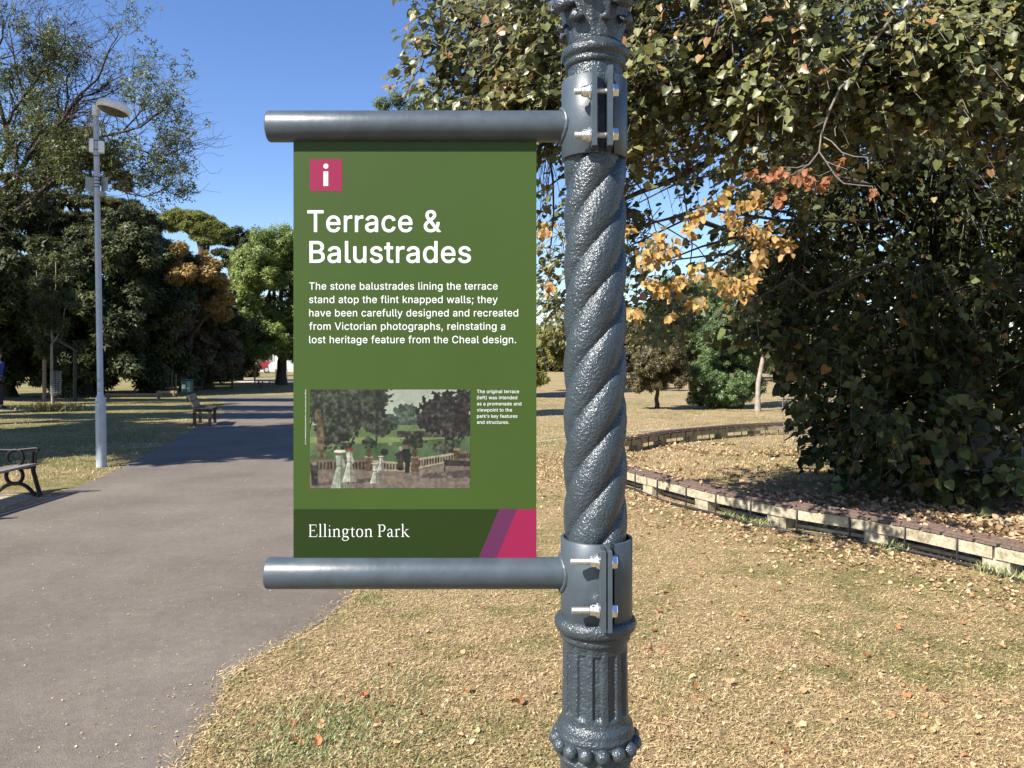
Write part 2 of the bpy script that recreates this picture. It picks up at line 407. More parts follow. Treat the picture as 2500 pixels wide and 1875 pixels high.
M['f_bright'] = leafmat('bright_leaf', [(0, (.1, .14, .035)), (.5, (.2, .26, .065)), (1, (.33, .38, .11))], .5, .35)
M['f_mid'] = leafmat('mid_green_leaf', [(0, (.06, .085, .025)), (.5, (.1, .135, .04)), (1, (.2, .21, .07))], .5, .25)
M['f_yellow'] = leafmat('yellow_green_leaf', [(0, (.1, .1, .025)), (.5, (.2, .19, .045)), (1, (.36, .31, .09))], .5, .3)
M['f_bush'] = leafmat('grey_green_leaf', [(0, (.06, .1, .035)), (.5, (.11, .17, .06)), (1, (.2, .27, .11))], .45, .25)
M['f_brown'] = leafmat('brown_green_leaf', [(0, (.05, .045, .02)), (.5, (.1, .085, .035)), (1, (.19, .15, .06))], .5, .2)
# ------------------------------------------------------------------ ground, path
g = MB(); g.add([(-500, -60, 0), (500, -60, 0), (500, 900, 0), (-500, 900, 0)], [(0, 1, 2, 3)])
tag(g.build('lawn_ground', M['lawn']), kind='structure')
# outline of the asphalt path on the ground (x, y), left edge going away, then the right edge coming back
lp = [(-900, 1560), (-300, 1330), (0, 1248), (110, 1214), (250, 1166), (330, 1124), (410, 1082), (480, 1046), (530, 1010), (556, 990), (540, 978), (500, 972), (520, 967), (640, 965.5), (900, 965)]
rp = [(1150, 968), (1080, 985), (1050, 1010), (1010, 1060), (960, 1140), (915, 1240), (890, 1370), (868, 1438), (838, 1480), (800, 1512), (745, 1545), (690, 1572), (640, 1600), (590, 1632), (556, 1660), (545, 1700), (530, 1745), (500, 1790), (470, 1835), (440, 1890), (380, 2100), (200, 2800)]
PATH = [G(*p) for p in lp + rp]
PATH = [(p.x, p.y) for p in PATH] + [(-1.6, -3), (-30, -3)]
def chaikin(pts, n=1):
    for _ in range(n):
        q = []
        for i in range(len(pts)):
            a = pts[i]; b_ = pts[(i + 1) % len(pts)]
            q += [(a[0] * .75 + b_[0] * .25, a[1] * .75 + b_[1] * .25), (a[0] * .25 + b_[0] * .75, a[1] * .25 + b_[1] * .75)]
        pts = q
    return pts
PATH = chaikin(PATH, 2)
PA = np.array(PATH)
def inside(x, y, poly=PA):
    c = np.zeros(len(x), bool); n = len(poly); j = n - 1
    for i in range(n):
        xi, yi = poly[i]; xj, yj = poly[j]
        m_ = ((yi > y) != (yj > y)) & (x < (xj - xi) * (y - yi) / (yj - yi + 1e-12) + xi)
        c ^= m_; j = i
    return c
mb = MB(); tri = tessellate_polygon([[Vector((x, y, 0)) for x, y in PATH]])
vs = [Vector((x, y, .004)) for x, y in PATH]; fs = []
for q in tri:
    a_, b_, c_ = [vs[i] for i in q]
    fs.append(tuple(q) if (b_ - a_).cross(c_ - a_).z > 0 else tuple(reversed(q)))
mb.add(vs, fs); tag(mb.build('asphalt_path', M['asphalt']), kind='structure')
# worn sandy strip far behind the picnic table
mb = MB(); mb.add([G(540, 925, .005), G(900, 925, .005), G(900, 934, .005), G(590, 934, .005)][::-1], [(0, 1, 2, 3)])
tag(mb.build('sandy_strip', M['sand']), kind='structure')
# faint trodden line across the far lawn
mb = MB(); a_ = [G(1250, 1084, .006), G(1330, 1076, .006), G(1420, 1066, .006), G(1480, 1058, .006), G(1640, 1046, .006)]
vs = []
for q in a_: vs += [q + Vector((0, -.09, 0)), q + Vector((0, .09, 0))]
mb.add(vs, [(2 * i, 2 * i + 2, 2 * i + 3, 2 * i + 1) for i in range(4)])
tag(mb.build('trodden_line', M['dust']), kind='structure')
# dusty strip under the iron bench
mb = MB(); mb.add([G(-500, 1400, .007), G(0, 1242, .007), G(92, 1214, .007), G(60, 1206, .007), G(-100, 1208, .007), G(-500, 1250, .007)], [(0, 1, 2, 3, 4, 5)])
tag(mb.build('dusty_edge', M['dust']), kind='structure')

# ------------------------------------------------------------------ street furniture in the foreground: the lamp column
YP = 1.35; K = YP / F
def X_(px): return (px - 1250) * K
def Z_(py): return EYE - (py - HZ) * K
AX = X_(1453)
col = empty('lamp_column', (AX, YP, 0), 'dark grey cast iron lamp column with twisted shaft and bead ring, carrying the green sign', 'lamp column')
ctr = (AX, YP, 0)
def lathe_part(name, prof_px, seg=64, fn=None, mat='cast', parent=None, smooth=True):
    mb = MB(); mb.lathe([(r * K, Z_(y)) for r, y in prof_px], ctr, seg, fn, None, smooth)
    return mb.build(name, M[mat], parent or col)
def dense(prof, n):
    out = []
    for (a, b_) in zip(prof[:-1], prof[1:]):
        k = max(1, int(abs(a[1] - b_[1]) / n))
        for i in range(k): out.append((a[0] + (b_[0] - a[0]) * i / k, a[1] + (b_[1] - a[1]) * i / k))
    return out + [prof[-1]]
def wob(r, z, t, a=.0006):
    p = Vector((math.sin(t) * r, math.cos(t) * r, z))
    return r + a * mnoise.noise(p * 55) + a * .5 * mnoise.noise(p * 130)
# twisted shaft: four strands
lead = 488 * K
def twist(r, z, t):
    if t > math.pi: t -= 2 * math.pi
    zt = (Z_(398) - z) / (Z_(398) - Z_(1312))
    ps = 4 * (t - 2 * math.pi * z / lead) - 1.6
    u = (ps / (2 * math.pi)) % 1.0                       # 0..1 across a strand, bulge skewed to its upper side
    s = math.sin(math.pi * u ** .85)
    prof = abs(s) ** .56
    rr = (.0428 + .0018 * zt) + (.0106) * prof
    return wob(rr, z, t, .0007)
lathe_part('twisted_shaft', dense([(60, 380), (60, 1330)], 3.4), 128, twist)
lathe_part('neck', dense([(66, 170), (66, 230), (64, 300), (60, 385)], 6), 64, wob)
up = [(62, 108), (64, 116), (70, 120)] + [(70 + 13 * math.sin(a), 138 - 15 * math.cos(a)) for a in np.linspace(.5, 2.7, 9)] + [(72, 157), (74, 160), (73, 166), (69, 170), (64, 174)]
lathe_part('upper_ring', up[::-1], 72, lambda r, z, t: wob(r, z, t, .0005))
# capital with leaf ornament
cap = dense([(64, 112), (69, 90), (78, 55), (91, 15), (102, -25), (112, -60), (114, -84), (104, -96), (60, -104)], 6)
def capf(r, z, t):
    h = max(0, min(1, (z - Z_(112)) / (Z_(-60) - Z_(112))))
    ph = (t + .75) * 4
    v = abs(math.sin(ph)) ** 1.5
    return wob(r, z, t, .0012) - .010 * h * (1 - v) * (1 if z < Z_(-60) else 0) + .004 * h * math.sin(t * 24) * v
lathe_part('capital', cap[::-1], 144, capf)
# curled acanthus tips round the capital
for k in range(4):
    th = -.98 + k * math.pi / 2
    for (py, r0, sz, dt) in ((28, 90, 1.15, 0), (64, 78, .8, .33), (72, 76, .6, -.4), (5, 92, .8, .62), (-38, 104, 1.1, .1)):
        a_ = th + dt; d = Vector((math.sin(a_), -math.cos(a_), 0)); s_ = Vector((math.cos(a_), math.sin(a_), 0))
        base = Vector((AX, YP, Z_(py))) + d * r0 * K
        mb = MB()
        pts = []; rad = []
        for i in range(9):
            u = i / 8; ang = -1.3 + u * 3.6
            pts.append(base + d * (math.sin(ang) * .0105 * sz + .004) + Vector((0, 0, 1)) * (-math.cos(ang) * .012 * sz + (.006 if u < .5 else 0)))
            rad.append(.0105 * sz * (.55 + .7 * math.sin(math.pi * min(1, u * 1.1)) ) * (1 - .35 * u))
        # wide flattened curl
        n0 = len(mb.v); seg = 10
        for i, (p_, r_) in enumerate(zip(pts, rad)):
            T_ = (pts[min(i + 1, 8)] - pts[max(i - 1, 0)]).normalized(); nn = T_.cross(s_).normalized()
            mb.v += [tuple(p_ + s_ * math.cos(q) * r_ * 1.5 + nn * math.sin(q) * r_ * .62) for q in [2 * math.pi * k2 / seg for k2 in range(seg)]]
        for i in range(8):
            for k2 in range(seg):
                mb.f.append((n0 + i * seg + k2, n0 + i * seg + (k2 + 1) % seg, n0 + (i + 1) * seg + (k2 + 1) % seg, n0 + (i + 1) * seg + k2)); mb.sm.append(True)
        mb.f.append(tuple(range(n0, n0 + seg))[::-1]); mb.sm.append(False)
        mb.f.append(tuple(range(n0 + 8 * seg, n0 + 9 * seg))); mb.sm.append(False)
        mb.build('leaf_ornament', M['cast'], col)
# ring under the lower clamp
lr = [(70, 1490)] + [(80 + 20 * math.sin(a), 1517 - 20 * math.cos(a)) for a in np.linspace(.2, 2.9, 11)] + [(84, 1540), (86, 1546), (84, 1553), (78, 1557), (78, 1575)]
lathe_part('lower_ring', lr[::-1], 72, lambda r, z, t: wob(r, z, t, .0006))
# fluted drum
def flute(r, z, t):
    zt, zb = Z_(1562), Z_(1730)
    e = max(0, min(1, (zt - z) / .006)) * max(0, min(1, (z - zb) / .006))
    v = math.cos(t * 13 + .5)
    d = .0052 * max(0, min(1, (v + .25) * 2.2)) * e
    return wob(r, z, t, .0008) - d
lathe_part('fluted_drum', dense([(78, 1556), (79, 1580), (80, 1690), (81, 1738), (83, 1748)], 4)[::-1], 260, flute)
lathe_part('drum_foot', dense([(81, 1742), (84, 1749), (90, 1756), (92, 1763), (91, 1770), (95, 1775), (95, 1782), (91, 1788), (90, 1812), (90, 1824), (94, 1830), (93, 1837), (88, 1842), (85, 1850), (84, 1900)], 4)[::-1], 96, lambda r, z, t: wob(r, z, t, .0008))
br = MB(); br.lathe([(88 * K, Z_(1782)), (92 * K, Z_(1788)), (92 * K, Z_(1800)), (91 * K, Z_(1818)), (88 * K, Z_(1826))][::-1], ctr, 72)
ring = br.build('bead_ring', M['cast'], col)
sph = MB(); sph.lathe([(max(1e-5, math.sin(a) * 18.4 * K), -math.cos(a) * 18.6 * K) for a in np.linspace(0, math.pi, 11)], (0, 0, 0), 18)
me = None
for k in range(15):
    a_ = 2 * math.pi * (k + .2) / 15; p_ = (AX + math.sin(a_) * 94 * K, YP - math.cos(a_) * 94 * K, Z_(1801))
    if me is None: o_ = sph.build('bead', M['cast'], ring); me = o_.data
    else: o_ = link('bead', me, ring)
    o_.location = Vector(p_)
lathe_part('lower_shaft', [(84, 1890), (84, 2050), (96, 2070), (100, 2100), (90, 2130), (92, 2500), (130, 2600), (150, 3000), (150, 3125)][::-1], 48)
lathe_part('top_shaft', [(60, -100), (46, -130), (42, -700)][::-1], 32)

# ------------------------------------------------------------------ sign brackets
def bracket(name, label, cx, rc, ytop, ybot, plates, py0, py1, bolts, arm_y, arm_x0, arm_r, gap, proud):
    t_ = empty(name, (X_(cx), YP, Z_(ybot)), label, 'bracket')
    c0 = Vector((X_(cx), YP, 0)); r = rc * K; th = .0052
    a0 = math.asin(((plates[0][0] + plates[0][1]) / 2 - cx) / rc); a1 = math.asin(((plates[1][0] + plates[1][1]) / 2 - cx) / rc)
    mb = MB(); n = 72; vs = []
    zt, zb = Z_(ytop), Z_(ybot); b_ = .0008
    prof = [(r - th, zb), (r - b_, zb), (r, zb + b_), (r, zt - b_), (r - b_, zt), (r - th, zt)]
    for i in range(n + 1):
        a_ = a1 + (2 * math.pi - (a1 - a0)) * i / n
        d = Vector((math.sin(a_), -math.cos(a_), 0))
        vs += [c0 + d * rr + Vector((0, 0, zz)) for rr, zz in prof]
    m_ = len(prof)
    for i in range(n):
        for k in range(m_):
            mb.add([], []); mb.f.append((i * m_ + k, (i + 1) * m_ + k, (i + 1) * m_ + (k + 1) % m_, i * m_ + (k + 1) % m_)); mb.sm.append(k in (2,))
    mb.v = [tuple(v) for v in vs]
    mb.build('clamp_collar', M['steel_paint'], t_)
    yf = YP - r * math.cos((a0 + a1) / 2) - proud
    xs = []
    for (xa, xb) in plates:
        xc = (X_(xa) + X_(xb)) / 2 * 1.0; wd = (xb - xa) * K
        sc_ = (yf + .0) / YP                                  # the front edge is nearer, so it looks larger
        xc = (xa + xb) / 2; xw = (xc - 1250) * yf / F
        back = YP - r * .93
        mb = MB(); mb.box((xw, (yf + back) / 2, (zt + zb) / 2), (wd * .95, back - yf, zt - zb - .003), None, .0012)
        mb.build('clamp_flange', M['steel_paint'], t_); xs.append((xw, wd))
    yb = yf + proud * .48
    for by, xl, thr in bolts:
        z = EYE - (by - HZ) * yb / F
        x0 = (xl - 1250) * yb / F; x1 = xs[1][0] + xs[1][1] / 2 + .009
        mb = MB(); pr = []; n = int((x1 - x0) / .0011)
        rt = thr
        for i in range(n + 1):
            pr.append((rt * (1.0 if i % 2 else .74), x0 + (x1 - x0) * i / n))
        Mx = Matrix(((0, 0, 1), (0, 1, 0), (-1, 0, 0)))
        mb.lathe([(1e-4, x0)] + pr, (0, yb, z), 16, None, Mx, False)
        bo = mb.build('bolt', M['thread'], t_)
        xn = xs[0][0] - xs[0][1] / 2
        mb = MB(); mb.lathe([(rt, xn - .0165), (rt * 1.28, xn - .0155), (rt * 1.45, xn - .011), (rt * 1.5, xn - .006), (rt * 1.95, xn - .004), (rt * 1.95, xn - .0022)], (0, yb, z), 24, None, Mx)
        mb.lathe([(rt * .9, xn - .0022), (rt * 2.15, xn - .0021), (rt * 2.15, xn - .0003)], (0, yb, z), 28, None, Mx, False)
        mb.build('nut', M['stainless'], bo)
        mb = MB(); xh = xs[1][0] + xs[1][1] / 2
        mb.lathe([(rt * 2.1, xh + .0003), (rt * 2.1, xh + .0018), (rt, xh + .0019)], (0, yb, z), 28, None, Mx, False)
        mb.lathe([(rt * 1.75, xh + .002), (rt * 1.75, xh + .0088), (rt * 1.55, xh + .0098), (1e-4, xh + .01)], (0, yb, z), 6, None, Mx, False)
        mb.build('bolt_head', M['stainless'], bo)
    # arm: round tube with a closed, slightly domed end
    az = Z_(arm_y); ra = arm_r * K; xe = X_(arm_x0); xin = X_(cx) - r * .9
    Mx = Matrix(((0, 0, 1), (0, 1, 0), (-1, 0, 0)))
    mb = MB(); mb.lathe([(1e-4, xe), (ra * .8, xe + .0004), (ra * .95, xe + .0018), (ra, xe + .0045), (ra, xe + .2), (ra, xin)], (0, YP, az), 48, None, Mx)
    mb.build('arm', M['steel_paint'], t_)
    # weld fillet where the arm meets the collar
    mb = MB(); pts = []
    for k in range(41):
        q = 2 * math.pi * k / 40; yy = math.sin(q) * (ra + .002); zz = math.cos(q) * (ra + .002)
        pts.append(Vector((X_(cx) - math.sqrt(max(0, r * r - yy * yy)), YP + yy, az + zz)))
    mb.tube(pts, [.0045 + .0005 * math.sin(k * 2.1) for k in range(41)], 8, False)
    mb.build('weld', M['steel_paint'], t_)
    return t_
bracket('sign_bracket', 'upper grey clamp and tube arm bolted below the capital, holding the sign from above', 1451, 80, 203, 392,
        ((1446, 1458), (1484, 1497)), 171, 372, ((223, 1401, .0064), (330, 1402, .0064)), 309, 653, 37.5, 0, .036)
bracket('sign_bracket', 'lower grey clamp and tube arm bolted above the fluted drum, under the sign', 1456, 87, 1310, 1502,
        ((1467, 1480), (1484, 1495)), 1330, 1536, ((1371, 1392, .0064), (1490, 1395, .0064)), 1399, 650, 38, 0, .036)

# ------------------------------------------------------------------ the sign
YS = YP - .0015
sign = empty('information_sign', (X_(1013), YP, Z_(1357)), 'green park information sign headed Terrace & Balustrades between two grey tubes', 'information sign')
mb = MB(); mb.box(((X_(717) + X_(1309.5)) / 2, YP, (Z_(338) + Z_(1364)) / 2), (X_(1309.5) - X_(717), .003, Z_(338) - Z_(1364)), None, .0004)
mb.build('panel', M['green_panel'], sign)
def rect(name, x0, y0, x1, y1, mat, lay):
    mb = MB(); mb.poly([[(X_(x0), Z_(y0)), (X_(x1), Z_(y0)), (X_(x1), Z_(y1)), (X_(x0), Z_(y1))]], YS - lay * .0002)
    return mb.build(name, M[mat], sign)
rect('footer_band', 717.5, 1242.5, 1309, 1362, 'dark_green', 1)
def quad(name, pts, mat, lay):
    mb = MB(); mb.poly([[(X_(x), Z_(y)) for x, y in pts]], YS - lay * .0002); return mb.build(name, M[mat], sign)
quad('purple_stripe', [(1218.5, 1242.5), (1262.5, 1242.5), (1212, 1362), (1168, 1362)], 'purple', 2)
quad('pink_corner', [(1262.5, 1242.5), (1309, 1242.5), (1309, 1362), (1212, 1362)], 'pink', 2)
icon = rect('icon_square', 757, 389, 835.5, 467, 'pink', 1)
mb = MB(); mb.poly([[(X_(790.4), Z_(419.2)), (X_(801.8), Z_(419.2)), (X_(801.8), Z_(454.6)), (X_(790.4), Z_(454.6))]], YS - .0004)
mb.poly([[(X_(796.2 + 6.1 * math.cos(a)), Z_(406.3 + 6.1 * math.sin(a))) for a in np.linspace(0, 2 * math.pi, 25)[:-1]]], YS - .0004)
mb.build('icon_letter', M['white_print'], icon)

